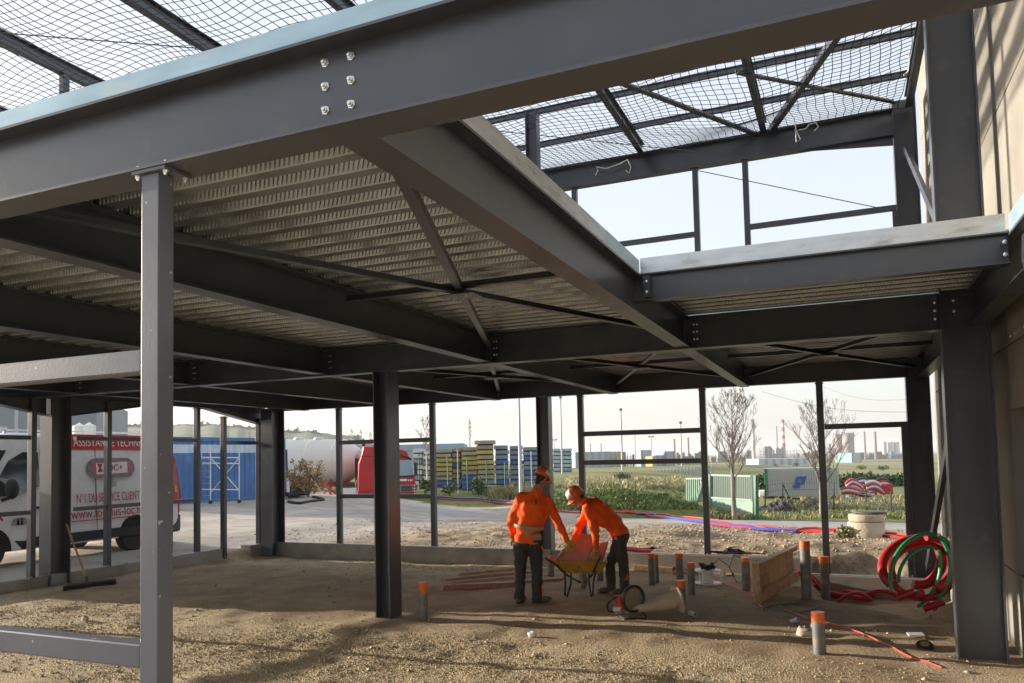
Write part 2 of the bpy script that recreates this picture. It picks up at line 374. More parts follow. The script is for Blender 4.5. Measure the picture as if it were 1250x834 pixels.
# loose gravel: real stones over the pad in front and the strip along the far sill
def stones(name, pts, size, m, seed, kindlab):
    r = np.random.default_rng(seed); n = len(pts)
    base = np.array([(1,0,0),(-1,0,0),(0,1,0),(0,-1,0),(0,0,1),(0,0,-1)], float)
    fb = np.array([(0,2,4),(2,1,4),(1,3,4),(3,0,4),(2,0,5),(1,2,5),(3,1,5),(0,3,5)])
    V = base[None]*(1+.35*(r.random((n,6,1))-.5)*2)
    sc = size*(.45+r.random((n,1,1))**2*1.3)*np.array([1,.8,.6]); V = V*sc
    a = r.random(n)*6.28; c, s = np.cos(a)[:,None], np.sin(a)[:,None]
    V = np.stack([V[...,0]*c-V[...,1]*s, V[...,0]*s+V[...,1]*c, V[...,2]], -1)+pts[:,None,:]
    F = (fb[None]+(np.arange(n)*6)[:,None,None]).reshape(-1,3)
    me = bpy.data.meshes.new(name); me.vertices.add(n*6); me.vertices.foreach_set('co', V.ravel())
    me.loops.add(len(F)*3); me.loops.foreach_set('vertex_index', F.ravel()); me.polygons.add(len(F))
    me.polygons.foreach_set('loop_start', np.arange(len(F))*3); me.polygons.foreach_set('loop_total', np.full(len(F),3)); me.update(); me.validate()
    for mm in m: me.materials.append(mm)
    me.polygons.foreach_set('material_index', np.repeat(r.integers(0, len(m), n), 8))
    o = bpy.data.objects.new(name, me); S.collection.objects.link(o); return tag(o, kind='stuff')
ST = [mat('gravel_a', (.50,.40,.25), .9, 0, .2, 30), mat('gravel_b', (.38,.29,.17), .9, 0, .2, 30), mat('gravel_c', (.53,.45,.32), .9, 0, .2, 30), mat('gravel_d', (.30,.24,.16), .9, 0, .2, 30)]
def scatter(n, x0, x1, y0, y1, keep, seed):
    r = np.random.default_rng(seed); x = r.uniform(x0,x1,n); y = r.uniform(y0,y1,n); k = keep(x, y, r.random(n)); x, y = x[k], y[k]
    return np.stack([x, y, ter(x, y)+.004], 1)
def yb_(x, y): return y+1.6*vn(x*.8+20, y*.8)+.7*vn(x*4, y*4)
P = scatter(70000, -12.3, 1.2, 5.2, 9.0, lambda x, y, q: q < sm((8.25-yb_(x,y))/.9)*np.where(x > -.6, .3, 1)*(.35+.65*sm((vn(x*1.1+5,y*1.1)+.25)/.35)), 3)
stones('gravel', P, .0085, ST, 5, 'pad')
P = scatter(1300, -12.3, 1.2, 5.2, 12.5, lambda x, y, q: q < .25+.5*sm((8.25-yb_(x,y))/.9), 31)
stones('gravel', P, .021, ST, 15, 'larger')
P = scatter(7000, -12.2, -5.2, 12.9, 14.35, lambda x, y, q: q < .9*sm((yb_(x,y)-13.0)/.5), 4)
stones('gravel', P, .010, ST, 6, 'strip')
P = scatter(11000, -12.2, 1.2, 7.5, 14.0, lambda x, y, q: q < .55, 8)
stones('gravel', P, .008, ST, 8, 'scattered')
P = scatter(9000, -14, 1.5, 14.8, 22, lambda x, y, q: q < .25+.7*sm((x+9)/5), 9)
stones('rubble', P, .028, [mat('clod_a', (.40,.31,.20), .95, 0, .2, 20), mat('clod_b', (.25,.19,.12), .95, 0, .2, 20), mat('clod_c', (.46,.39,.28), .95, 0, .2, 20)], 9, 'dirt')
# ================================================================== THE STEEL FRAME
BLD = thing('steel_frame_building', (-5.5, 8.4, 0), 'dark grey steel frame of an unfinished building with metal decking overhead', 'building')
def mem(name, p, q, h, b, tw=.009, tf=.015, m=STEEL, up=(0,0,1)):
    return MB().ibeam(p, q, h, b, tw, tf, up).build(name, m, BLD)
def shs(name, p, q, w, h=None, m=STEEL, up=(0,1,0)):
    o = MB().bar(p, q, w, h or w, up).build(name, m, BLD, bevel=.006); return o
_bolt = {}
def bolt(p, axis, parent, r=.013):
    p = Vector(p); axis = Vector(axis).normalized(); key = (tuple(round(a,2) for a in axis), r)
    if key in _bolt: return share(_bolt[key][0], parent, p-_bolt[key][1])
    mb = MB().lathe(p, [(r*1.35,0),(r*1.35,r*.25),(r*.95,r*.3),(r*.95,r*.95),(r*.6,r*1.0),(r*.55,r*1.6),(0,r*1.65)], 6, axis)
    o = mb.build('bolt', BOLT, parent); _bolt[key] = (o, p); return o
# main floor beams
front = mem('beam', (-12.6,2.2825,3.335), (1.3,2.2825,3.335), .33, .165, .008, .0115)
for x in (-1.667, -1.556):
    for z in (3.445, 3.357, 3.269): bolt((x, 2.278, z), (0,-1,0), front, .0125)
girder = mem('beam', (-12.3,8.70,3.34), (.93,8.70,3.34), .36, .17)
back = mem('beam', (-12.3,14.50,3.37), (1.0,14.50,3.37), .33, .16)
SEC = [-11.2, -8.82, -6.42, -3.99, -1.59]
for x in SEC:
    a = mem('beam', (x,2.31,3.35), (x,8.66,3.35), .34, .16)
    b_ = mem('beam', (x,8.74,3.35), (x,14.45,3.35), .34, .16)
    pl = MB().box(x+.012, x+.10, 8.600, 8.612, 3.22, 3.46).build('end_plate', STEEL, a)
    for dx in (.04, .075):
        for z in (3.26, 3.34, 3.42): bolt((x+dx+.09, 8.611, z), (0,-1,0), girder, .010)
tr = mem('beam', (-1.585,6.51,3.42), (1.13,6.51,3.42), .23, .12, .007, .011)
pl = MB().box(-1.50,-1.44,6.435,6.447,3.33,3.51).build('end_plate', STEEL, tr)
for z in (3.37, 3.46): bolt((-1.47, 6.434, z), (0,-1,0), tr, .010)
side = mem('beam', (1.21,2.38,3.345), (1.21,8.55,3.345), .35, .16)
mem('beam', (1.21,8.74,3.345), (1.21,14.4,3.345), .35, .16)
for z in (3.37, 3.46): bolt((1.10, 6.447, z), (0,-1,0), tr, .012)
for z in (3.27, 3.35, 3.43): bolt((.86, 8.608, z), (0,-1,0), girder, .012)
for z in (3.33, 3.43): bolt((1.02, 8.60, z), (0,-1,0), girder, .012)
# pressed trims that stop the floor edge
def trim(p, q, z0, z1, ret, m=GALV):
    p, q = Vector(p), Vector(q); mb = MB()
    mb.bar((p.x,p.y,(z0+z1)/2), (q.x,q.y,(z0+z1)/2), .003, z1-z0, (0,0,1))
    r = Vector(ret)*.05; mb.obox(Vector(((p.x+q.x)/2,(p.y+q.y)/2,z1-.0015))+r/2, (q-p)/2, r/2, (0,0,.0015))
    return mb.build('edge_trim', m, BLD)
trim((-12.4,2.285,0), (-3.9,2.285,0), 3.502, 3.632, (0,1,0), BLUETRIM); trim((-3.896,2.286,0), (1.12,2.286,0), 3.502, 3.630, (0,1,0), BLUETRIM)
trim((-1.528,2.31,0), (-1.528,5.45,0), 3.522, 3.646, (-1,0,0)); trim((-1.527,5.454,0), (-1.527,6.44,0), 3.522, 3.647, (-1,0,0), BLUETRIM)
trim((-1.52,6.452,0), (1.11,6.452,0), 3.537, 3.665, (0,1,0)); trim((1.131,2.31,0), (1.131,6.44,0), 3.522, 3.65, (1,0,0), BLUETRIM)
# ribbed floor decking, sheet by sheet, with rolled dimples in the rib flanks
PITCH = .205
def deck(x0, x1, y0, y1, z, per=3, dimples=True, step=.031):
    n = int((y1-y0)/PITCH); k = 0; PT = (y1-y0)/n
    while k < n:
        m_ = min(per, n-k); ys = y0+k*PT; prof = []
        for i in range(m_):
            o = ys+i*PT; prof += [(o,z),(o+.062,z),(o+.098,z+.058),(o+.165,z+.058),(o+.198,z),(o+PT+(.02 if i == m_-1 else -.001),z)]
        w = random.uniform(-.004,.004); dzz = .0015*((k//per)%2); dx = random.uniform(-.06,.06)
        mb = MB(); vs = [(x, y, q+dzz) for x in (x0+dx, x1) for y, q in prof]; c = len(prof)
        mb.add(vs, [(i, i+1, c+i+1, c+i) for i in range(c-1)])
        sh = mb.build('deck_sheet', DECK, BLD)
        if dimples:
            xs = np.arange(x0+.05, x1-.05, step); V = []; Fc = []
            for i in range(m_):
                o = ys+i*PT
                for (ya, za, yb2, zb, sg) in ((o+.067, z+.008, o+.092, z+.048, 1), (o+.170, z+.049, o+.193, z+.009, -1)):
                    for x in xs:
                        b0 = len(V); sl_ = .026*sg
                        nrm = Vector((0, zb-za, -(yb2-ya))).normalized()
                        if nrm.z > 0: nrm = -nrm
                        nrm *= .010
                        A_, B_ = Vector((x, ya, za+dzz)), Vector((x+sl_, yb2, zb+dzz)); u = Vector((.0075,0,0))
                        V += [A_-u, A_+u, B_+u, B_-u, A_+nrm-u*.35, A_+nrm+u*.35, B_+nrm+u*.35, B_+nrm-u*.35]
                        Fc += [(b0+4,b0+5,b0+6,b0+7),(b0,b0+1,b0+5,b0+4),(b0+1,b0+2,b0+6,b0+5),(b0+2,b0+3,b0+7,b0+6),(b0+3,b0,b0+4,b0+7)]
            e = mesh_obj('rolled_dimples', V, Fc, DECK, sh); tag(e, kind='stuff')
        k += m_
ZD = 3.523
deck(-12.2, -1.66, 2.36, 8.66, ZD)
deck(-1.675, 1.294, 6.56, 8.66, 3.538)
MB().box(1.20,1.452,2.4,15.0,3.600,3.604).build('light_stop_plate', GALV, BLD)  # plate added to block light leaking in between deck and wall
deck(-12.2, 1.294, 8.72, 14.5, ZD, dimples=False)
trim((1.297,2.4,0), (1.297,14.5,0), 3.49, 3.70, (-1,0,0))  # trim added to block the sky showing past the rib ends
# columns
hp = ([(-.05,.01)])
def hcol(x0, x1, y0, y1, z0, z1, along='x', tf=.016, tw=.010, name='column'):
    c = ((x0+x1)/2, (y0+y1)/2)
    if along == 'x': h, b, up = x1-x0, y1-y0, (1,0,0)
    else: h, b, up = y1-y0, x1-x0, (0,1,0)
    return MB().ibeam((*c,z0), (*c,z1), h, b, tw, tf, up).build(name, STEEL, BLD)
hcol(-5.57,-5.35,8.56,8.84,-.1,3.16)
rc = hcol(.900,1.310,8.55,8.75,-.3,7.9)
hcol(.965,1.315,14.42,14.66,-.6,7.9)
hcol(-5.555,-5.30,14.36,14.58,-.3,3.2)
lc = hcol(-12.57,-12.28,9.03,9.40,-.1,3.25,'y')
hcol(-12.18,-11.87,14.08,14.52,-.1,3.25,'y')
hcol(-4.60,-4.40,11.70,11.86,3.6,7.7)
hcol(-5.56,-5.30,14.40,14.58,3.54,7.3)
# portal beam of the left wall with its haunches
mem('beam', (-12.42,2.3,3.385), (-12.42,14.5,3.385), .36, .20)
def haunch(y0, y1, zl):
    return MB().prism([(y0,3.206),(y1,3.206),(y0,zl)], (-12.426,0,0), (0,1,0), (0,0,1), (.012,0,0)).bar((-12.42,y0,zl), (-12.42,y1,3.2), .2, .012, (0,0,1)).build('haunch', STEEL, BLD)
haunch(9.405, 11.3, 2.90); haunch(9.025, 7.3, 2.90); haunch(14.4, 12.6, 2.90)
# front box-section post with its rails
bp = MB().box(-2.515,-2.425,2.222,2.300,-.2,3.155).build('box_post', STEEL2, BLD, bevel=.003)
MB().box(-2.552,-2.375,2.205,2.345,3.156,3.169).build('cap_plate', STEEL2, bp)
for x, y in ((-2.537,2.225),(-2.39,2.225),(-2.537,2.325),(-2.39,2.325)): bolt((x, y, 3.155), (0,0,-1), bp, .011); bolt((x, y, 3.181), (0,0,1), bp, .009)
for z in (2.413, 1.268):
    MB().box(-9.5,-2.517,2.225,2.297,z-.047,z+.047).build('box_rail', STEEL2, BLD, bevel=.008)
# mullions and rails of the glazed walls
def mullL(y, z0=.165, z1=3.2):
    o = MB().box(-12.47,-12.36,y-.045,y+.045,z0,z1).build('mullion', STEEL, BLD, bevel=.006)
    MB().box(-12.49,-12.34,y-.07,y+.07,z1-.03,z1-.015).build('cleat', STEEL, o)
    bolt((-12.355, y-.03, z0+.04), (1,0,0), o, .010)
for y in (4.4, 6.6, 8.78, 10.24, 12.40, 13.16, 14.27): mullL(y, -.03 if y > 13 else .165, 3.2 if y < 13 else 3.05)
def railL(y0, y1, z): MB().box(-12.455,-12.375,y0,y1,z-.035,z+.035).build('rail', STEEL, BLD)
for z in (2.515, 1.275):
    for a, b_ in ((2.4,4.35),(4.45,6.55),(6.65,8.73),(9.57,10.19),(10.29,12.35)): railL(a, b_, z)
railL(13.21, 14.22, 2.48); railL(14.32,14.6,2.48)
def mullF(x, z0=.16, z1=3.2):
    o = MB().box(x-.055,x+.055,14.455,14.555,z0,z1).build('mullion', STEEL, BLD, bevel=.006)
    MB().box(x-.07,x+.07,14.44,14.57,z1-.03,z1-.015).build('cleat', STEEL, o)
    bolt((x, 14.45, z0+.04), (0,-1,0), o, .010)
for x in (-10.34, -7.96, -4.68, -2.345): mullF(x)
mullF(-.36, -.12); mullF(.925, -.1, 2.44)
def railF(x0, x1, z): MB().box(x0,x1,14.465,14.545,z-.045,z+.045).build('rail', STEEL, BLD)
railF(-10.28,-8.02,2.43); railF(-10.28,-8.02,1.24); railF(-4.62,-2.41,2.44); railF(-4.62,-2.41,1.885); railF(-.30,.965,2.425)
# low concrete plinths
def plinth(x0, x1, y0, y1, z0, z1):
    o = MB().box(x0,x1,y0,y1,z0,z1).build('plinth', CONC, BLD, bevel=.012)
    return o
plinth(-12.62,-12.34,2.4,13.05,-.5,.19); plinth(-12.62,-12.34,13.9,14.35,-.5,.17)
plinth(-12.34,-5.6,14.37,14.62,-.6,.19); plinth(-5.598,-.62,14.372,14.62,-.6,.188); plinth(-.618,1.25,14.374,14.618,-.9,-.09)
for x0, x1, z in ((-12.3,-5.6,.192),(-5.59,-.64,.19),(-.61,1.2,-.088)): MB().box(x0,x1,14.40,14.44,z,z+.012).build('sill_strip', GALV, BLD)
MB().box(-12.40,-12.365,2.4,13.0,.192,.204).build('sill_strip', GALV, BLD)
# wind bracing under the floor: crossed angles, a strut and a gusset in each braced bay
def angle(p, q, w=.06): return MB().sweep(p, q, [(-w/2,-w/2),(w/2,-w/2),(w/2,-w/2+.008),(-w/2+.008,-w/2+.008),(-w/2+.008,w/2),(-w/2,w/2)]).build('brace', STEEL, BLD)
def xbay(x0, x1, y0, y1, z, strut=True):
    a = angle((x0,y0,z), (x1,y1,z)); angle((x0,y1,z+.02), (x1,y0,z+.02)); ym = (y0+y1)/2; xm = (x0+x1)/2
    if strut: angle((x0,ym,z+.045), (x1,ym,z+.045))
    g = MB().box(xm-.16,xm+.16,ym-.1,ym+.1,z-.05,z-.042).build('gusset', STEEL, a)
    for dx, dy in ((-.12,.02),(-.07,.04),(.07,-.03),(.12,-.05),(0,.06),(0,-.06)): bolt((xm+dx, ym+dy, z-.05), (0,0,-1), a, .010)
xbay(-3.9, -1.68, 2.6, 8.55, 3.36)
xbay(-6.35, -4.05, 8.85, 14.35, 3.36); xbay(-3.9, -1.68, 8.85, 14.35, 3.36); xbay(-1.5, 1.12, 8.85, 14.35, 3.36)
# raking braces of the right-hand bay, below and above the floor
MB().bar((1.10,14.05,.15), (1.10,8.85,2.98), .012, .15, (0,0,1)).bar((1.13,14.05,.15), (1.13,8.85,2.98), .07, .012, (0,0,1)).build('brace', STEEL, BLD)
MB().bar((1.10,14.30,7.0), (1.10,8.85,3.75), .012, .12, (0,0,1)).bar((1.13,14.30,7.0), (1.13,8.85,3.75), .07, .012, (0,0,1)).build('brace', STEEL, BLD)
# upper storey: gable beam, posts and rails of the far wall
mem('beam', (-12.3,14.50,7.55), (.965,14.50,7.52), .46, .18)
MB().prism([(.96,7.29),(-.55,7.29),(.96,7.13)], (0,14.494,0), (1,0,0), (0,0,1), (0,.012,0)).build('haunch', STEEL, BLD)
for x in (-10.3, -7.9, -4.68, -2.33, -1.44):
    MB().box(x-.05,x+.05,14.45,14.55,3.545,7.30).build('mullion', STEEL, BLD)
for x0, x1 in ((-7.85,-4.73),(-4.63,-2.38),(-1.39,.96)): MB().box(x0,x1,14.46,14.54,6.02,6.11).build('rail', STEEL, BLD)
shs('mullion', (.93,14.5,3.54), (.93,14.5,6.02), .07)
MB().tube([(-2.30,14.47,7.25), (.93,14.47,6.0)], .008, 5).build('tie_rod', STEEL, BLD)
# roof: rafters, purlins, wind bracing
for x in (-12.4, -10.17, -7.85, -5.61, -3.29, -1.09):
    mem('rafter', (x,1.2,7.80), (x,14.41,7.80), .20, .11)
for y in (2.3, 6.2, 10.7): MB().ibeam((-12.4,y,8.02), (1.2,y,8.02), .16, .09).build('purlin', STEEL, BLD)
for y in (12.38, 13.74): MB().ibeam((-5.6,y,7.985), (1.2,y,7.985), .10, .06).build('purlin', STEEL, BLD)
angle((-3.2,11.0,7.76), (-1.15,14.6,7.76), .10); angle((.35,11.0,7.76), (-1.02,14.6,7.76), .10); angle((-1.25,11.9,7.72), (1.0,14.1,7.72), .07)
MB().ibeam((-12.42,2.3,3.6), (-12.42,2.3,7.7), .2, .2).ibeam((-12.42,9.2,3.6), (-12.42,9.2,7.7), .2, .2).build('column', STEEL, BLD)
shs('post', (-10.17,7.62,3.65), (-10.17,7.62,7.70), .10)
MB().tube([(-11.6,5.2,7.66), (-6.9,8.4,7.62)], .008, 5).build('tie_rod', STEEL, BLD)
MB().tube([(-5.2,12.0,7.6), (-2.2,14.4,7.55)], .008, 5).build('tie_rod', STEEL, BLD)
MB().ibeam((1.21,1.0,7.80), (1.21,14.4,7.80), .2, .12).build('beam', STEEL, BLD)
# ------------------------------------------------------------------ safety net slung below the roof
def netz(x, y):
    s = .10*math.sin(x*1.35+.4)*math.sin(y*1.1)+.05*math.sin(x*2.9+y*1.7)+.09*float(vn(x*.9+7,y*.9))+.05*float(vn(x*2.3,y*2.3))
    edge = min(1, max(0, (14.35-y)/1.6)); e2 = min(1, max(0, (1.05-x)/.8))
    return 7.62-.22*edge*e2+s*.8*edge*e2+.10*(1-edge)
nb = MB(); st = .125; xs = np.arange(-12.3, 1.16, st); ys = np.arange(1.4, 14.42, st)
def strand(P3):
    r = .0052; vs = []; 
    for p in P3: vs += [(p[0]+r*a, p[1]+r*b, p[2]+r*c) for a, b, c in ((1,.3,-.6),(-1,-.3,-.6),(.0,.0,1.1))]
    k = len(P3); nb.add(vs, [(i*3+j, i*3+(j+1)%3, i*3+3+(j+1)%3, i*3+3+j) for i in range(k-1) for j in range(3)])
wv = lambda a, b: .03*math.sin(a*2.3+b*1.9)
for x in xs: strand([(x+wv(x,y)+.012*math.sin(7*y), y, netz(x,y)) for y in ys])
for y in ys: strand([(x, y+wv(y,x), netz(x,y)) for x in xs])
NET = thing('safety_net', (-5.5,8,7.4), 'black safety net slung under the open roof of the steel frame', 'safety net')
nb.build('mesh', mat('net_cord', (.03,.032,.036), .8), NET)
mb = MB()
for p in ([(-12.3,1.4),(-12.3,14.4)], [(-12.3,14.42),(1.16,14.42)], [(1.16,14.42),(1.16,1.4)]):
    a, b_ = p; mb.tube([(a[0]+(b_[0]-a[0])*t, a[1]+(b_[1]-a[1])*t, netz(a[0]+(b_[0]-a[0])*t, a[1]+(b_[1]-a[1])*t)+.01*math.sin(t*60)) for t in np.linspace(0,1,60)], .012, 5)
mb.build('border_rope', BLACKM, NET)
COR = mat('white_cord', (.75,.74,.70), .7)
for lab, P2 in (('thin white cord knotted on the gable beam left of the middle', [(727,214),(730,208),(728,204),(740,206),(757,200),(766,195),(770,204),(768,212),(764,208)]),
           ('thin white cord looped on the gable beam near the right haunch', [(971,152),(972,174),(977,170),(972,160),(984,157),(988,152),(996,150),(999,155),(994,160)]),
           ('white cord ring hanging in the upper corner beside the tall right column', [(1103,66),(1110,70),(1112,80),(1108,88),(1103,92)])):
    mb = MB(); mb.tube([ON(1, 14.36 if P2[0][0] < 1100 else 13.6, *p) for p in P2], .011, 5); tag(mb.build('cord', COR), lab, 'cord')
# ------------------------------------------------------------------ neighbouring precast building on the right
NB = thing('concrete_building', (1.6, 8, -.3), 'beige precast concrete side wall of the neighbouring building along the right edge', 'building')
WX = 1.45
def slab(y0, y1, z0, z1): MB().box(WX+random.uniform(0,.004), WX+.2, y0, y1, z0, z1).build('wall_panel', PANELM, NB, bevel=.010)
zs = [-.6, .80, 2.965, 5.2, 7.4, 9.6]; yj = [-2.0, 2.9, 8.70, 9.62, 15.3]
for i in range(len(zs)-1):
    for j in range(len(yj)-1):
        if zs[i] == .80 and yj[j] == 2.9:
            slab(2.906, 8.42, zs[i]+.006, zs[i+1]-.006) if False else None
            slab(2.906, 6.8, .806, 2.959); slab(6.806, 8.694, 2.36, 2.959)
            continue
        slab(yj[j]+.006, yj[j+1]-.006, zs[i]+.006, zs[i+1]-.006)
MB().box(WX+.19, WX+.24, -2, 15.2, -.6, 9.5).build('back_wall', CONC, NB)
MB().box(WX+.165, WX+.188, 6.8, 8.70, .80, 2.36).build('recess_panel', mat('recess_grey', (.16,.16,.15), .7, 0, .2, 4, .2, 30), NB)
# ================================================================== THINGS ON THE PAD
# grey pipe stubs with orange taped ends
def stub(px, base, top, w, tape, label):
    g = GP(px, base); r = w/2*MPX(g); zt = HT(g, px, top); zb = HT(g, px, top+tape)
    t = thing('pipe_stub', g, label, 'pipe', 'taped pipe stubs standing out of the ground')
    lean = Vector((random.uniform(-.01,.01), random.uniform(-.01,.01), 0)); b = Vector((g.x, g.y, g.z-.25)); e = Vector((g.x, g.y, zt))+lean
    ax = (e-b).normalized()
    soft(MB().lathe(b, [(r,0),(r,(e-b).length-.004),(r*.86,(e-b).length-.004),(r*.86,(e-b).length-.12)], 20, ax).build('pipe', PVC, t))
    L = (e-b).length; mb = MB(); n = 24; h = zt-zb; u = ax.orthogonal().normalized(); v = ax.cross(u); R_ = r*1.04; ph = random.random()*6
    vs = []
    for q in (0, 1, 2):
        for j in range(n):
            a = 2*math.pi*j/n; lo = L-h*(1+.22*math.sin(a*2+ph)+.12*math.sin(a*5+ph*2)); z = (lo, L+.003, L+.003)[q]; rr = (R_, R_, R_*.5)[q]
            vs.append(b+ax*z+(u*math.cos(a)+v*math.sin(a))*rr)
    mb.add(vs, [(i*n+j, i*n+(j+1)%n, (i+1)*n+(j+1)%n, (i+1)*n+j) for i in range(2) for j in range(n)]+[tuple(range(2*n,3*n))])
    soft(mb.build('tape_band', TAPE, t)); return t
stub(517,754,711,11,11,'orange topped grey pipe stub standing alone right of the slim middle column')
stub(672.5,703,679,8,5,'orange topped grey pipe stub just left of the wheelbarrow handle')
stub(732.5,708,676,9,5,'dark pipe stub behind the wheelbarrow against the bending worker')
stub(796,712,676,8,5,'left pipe of the touching pair right of the bending worker')
stub(802.5,710,677,5,5,'thinner right pipe of the touching pair right of the bending worker')
stub(830.5,710,676,9,7,'taped pipe stub behind the cone, standing close to the concrete plinth')
stub(844,725,687,9,6,'taped pipe stub immediately left of the white cable reel')
stub(831.5,738,709,11,8,'short taped pipe stub hidden behind the base of the fallen cone')
stub(911,721,681,10,5,'taped pipe stub just left of the wooden formwork panel')
stub(985,730,661,12,9,'tallest taped pipe stub, right of the wooden formwork panel')
stub(1008.5,733,680,11,8,'taped pipe stub right of the tallest one, near the mullion foot')
stub(1001,799,748,15,12,'nearest taped pipe stub in the right foreground beside the flat pale stone')
g = GP(884,706); tag(soft(MB().lathe(g, [(.028,-.1),(.028,.14),(.022,.14),(.022,.0)], 14).build('pipe_stub', WHITEP)), 'thin white pipe stub just right of the cable reel', 'pipe')
# planks lying left of the workers
def plank(a, b, w, h, lab, m=WOODR, dz=0):
    A_, B_ = GP(*a), GP(*b); A_.z += h/2+dz; B_.z += h/2+dz
    tag(MB().bar(A_, B_, w, h).build('plank', m, bevel=.004), lab, 'plank', 'planks lying on the ground behind the standing worker')
plank((540,721),(640,715),.10,.075,'thick reddish plank lying nearest on the ground left of the standing worker')
plank((541,714),(655,703),.11,.04,'long plank slanting away behind the thick reddish plank', dz=.05)
plank((552,718),(686,708),.12,.03,'flat reddish plank under the slanting one, passing behind the worker’s legs', m=WOODR, dz=.02)
plank((560,712),(668,699),.05,.05,'narrow pale batten at the back of the plank pile', m=WOOD, dz=.09)
plank((775,697),(822,699),.16,.09,'short brown timber lying along the plinth between the worker and the pipes', m=WOOD)
plank((822,701),(862,703),.10,.06,'pale splintered timber offcut lying behind the cone against the plinth', m=WOOD)
# wooden formwork panel
A_, B_ = GP(921.5,734), GP(969,716); A_.z -= .03; B_.z = A_.z+.02; zt = HT(A_, 920, 688)
t = thing('formwork_panel', (A_+B_)/2, 'pale wooden formwork panel standing upright between the pipe stubs', 'formwork')
dirv = (B_-A_).normalized(); nrm = Vector((-dirv.y, dirv.x, 0)); H_ = zt-A_.z
if nrm.dot(EYE-np.array(A_)) < 0: nrm = -nrm
L_ = (B_-A_).length; n = 9
for i in range(n):
    c = A_+dirv*(L_*(i+.5)/n)+Vector((0,0,H_*.5))
    (MB().obox(c+nrm*random.uniform(-.003,.003), dirv*(L_/n/2-.003), nrm*.011, (0,0,H_*.46)).build('board', [WOOD, mat('formwork_ply_yellow', (.52,.36,.14), .7, 0, .25, 5, .1, 40, stretch=(5,5,.6))][i in (3,4,5,6)], t, bevel=.002))
MB().obox(A_+dirv*L_/2+nrm*.05+Vector((0,0,.11)), dirv*L_/2, nrm*.035, (0,0,.075)).build('rail_board', WOOD, t, bevel=.004)
MB().obox(A_+dirv*L_/2+nrm*.03+Vector((0,0,H_-.03)), dirv*(L_/2+.01), nrm*.05, (0,0,.03)).build('rail_board', WOOD, t, bevel=.004)
MB().obox(A_+dirv*.03+nrm*.03+Vector((0,0,H_/2)), dirv*.03, nrm*.05, (0,0,H_/2-.001)).build('upright', WOOD, t, bevel=.004)
MB().obox(A_+dirv*(L_*.5)-nrm*.04+Vector((0,0,H_/2)), dirv*.03, nrm*.025, (0,0,H_/2-.03)).build('upright', WOOD, t, bevel=.004)
# cable reel
g = GP(864,713); R = 17*MPX(g)
t = thing('cable_reel', g, 'white cable reel with black cable on top standing near the plinth', 'cable reel')
soft(MB().lathe(g, [(0,.0),(R,.0),(R,.018),(0,.02)], 28).build('lower_flange', WHITEP, t)); soft(MB().lathe(g+Vector((0,0,.02)), [(R*.42,0),(R*.42,.19)], 20).build('drum', WHITEP, t))
soft(MB().lathe(g+Vector((0,0,.205)), [(0,.0),(R,.0),(R,.018),(0,.02)], 28).build('upper_flange', WHITEP, t))
for a in (.3, 2.4, 4.4): MB().tube([g+Vector((R*.94*math.cos(a),R*.94*math.sin(a),.01)), g+Vector((R*.94*math.cos(a),R*.94*math.sin(a),.21))], .012, 8).build('strut', WHITEP, t)
mb = MB(); mb.tube([g+Vector(((.10+.03*math.sin(a*3.3))*math.cos(a), .10*math.sin(a), .24+.02*math.sin(a*2.1)+.004*a)) for a in np.linspace(0,19,90)], .012, 6); mb.build('cable_coil', DARK, t)
MB().box(g.x-.03,g.x+.05,g.y-.06,g.y+.01,.235+g.z,.29+g.z).build('plug', mat('blue_plug', (.03,.13,.5), .4), t, bevel=.008)
mb = MB(); mb.tube([g+Vector((.05,-.05,.25)), g+Vector((.2,-.1,.42)), g+Vector((.34,-.02,.3)), g+Vector((.45,.05,.03))], .007, 6); mb.build('loose_end', DARK, t)
# black cable heap on the plinth with a drop to the ground
sp = Vector(ON(1, 14.47, 893, 672)); rr = np.random.default_rng(3); P = []
for i in range(60): P.append((sp.x+rr.normal(0,.17), 14.50+rr.normal(0,.04), .215+abs(rr.normal(0,.035))))
def smooth(P, k=6):
    P = np.array(P); out = []
    for i in range(len(P)-1):
        p0, p1, p2, p3 = P[max(i-1,0)], P[i], P[i+1], P[min(i+2,len(P)-1)]
        for q in np.linspace(0, 1, k, endpoint=False): out.append(.5*((2*p1)+(-p0+p2)*q+(2*p0-5*p1+4*p2-p3)*q*q+(-p0+3*p1-3*p2+p3)*q**3))
    return out+[P[-1]]
mb = MB(); mb.tube(smooth(P,3), .011, 5); tag(mb.build('cable', DARK), 'tangled heap of dark cable lying on top of the concrete plinth', 'cable')
q1 = GP(885,706); P = [(sp.x+.05,14.42,.21),(sp.x+.03,14.33,.16),(sp.x-.02,14.30,-.02),(q1.x+.12,q1.y+.2,tz(q1.x,q1.y+.2)+.02),(q1.x+.03,q1.y,tz(q1.x,q1.y)+.02)]
mb = MB(); mb.tube(smooth(P), .010, 6); tag(mb.build('cable', DARK), 'black cable hanging down the plinth face to the cable reel', 'cable')
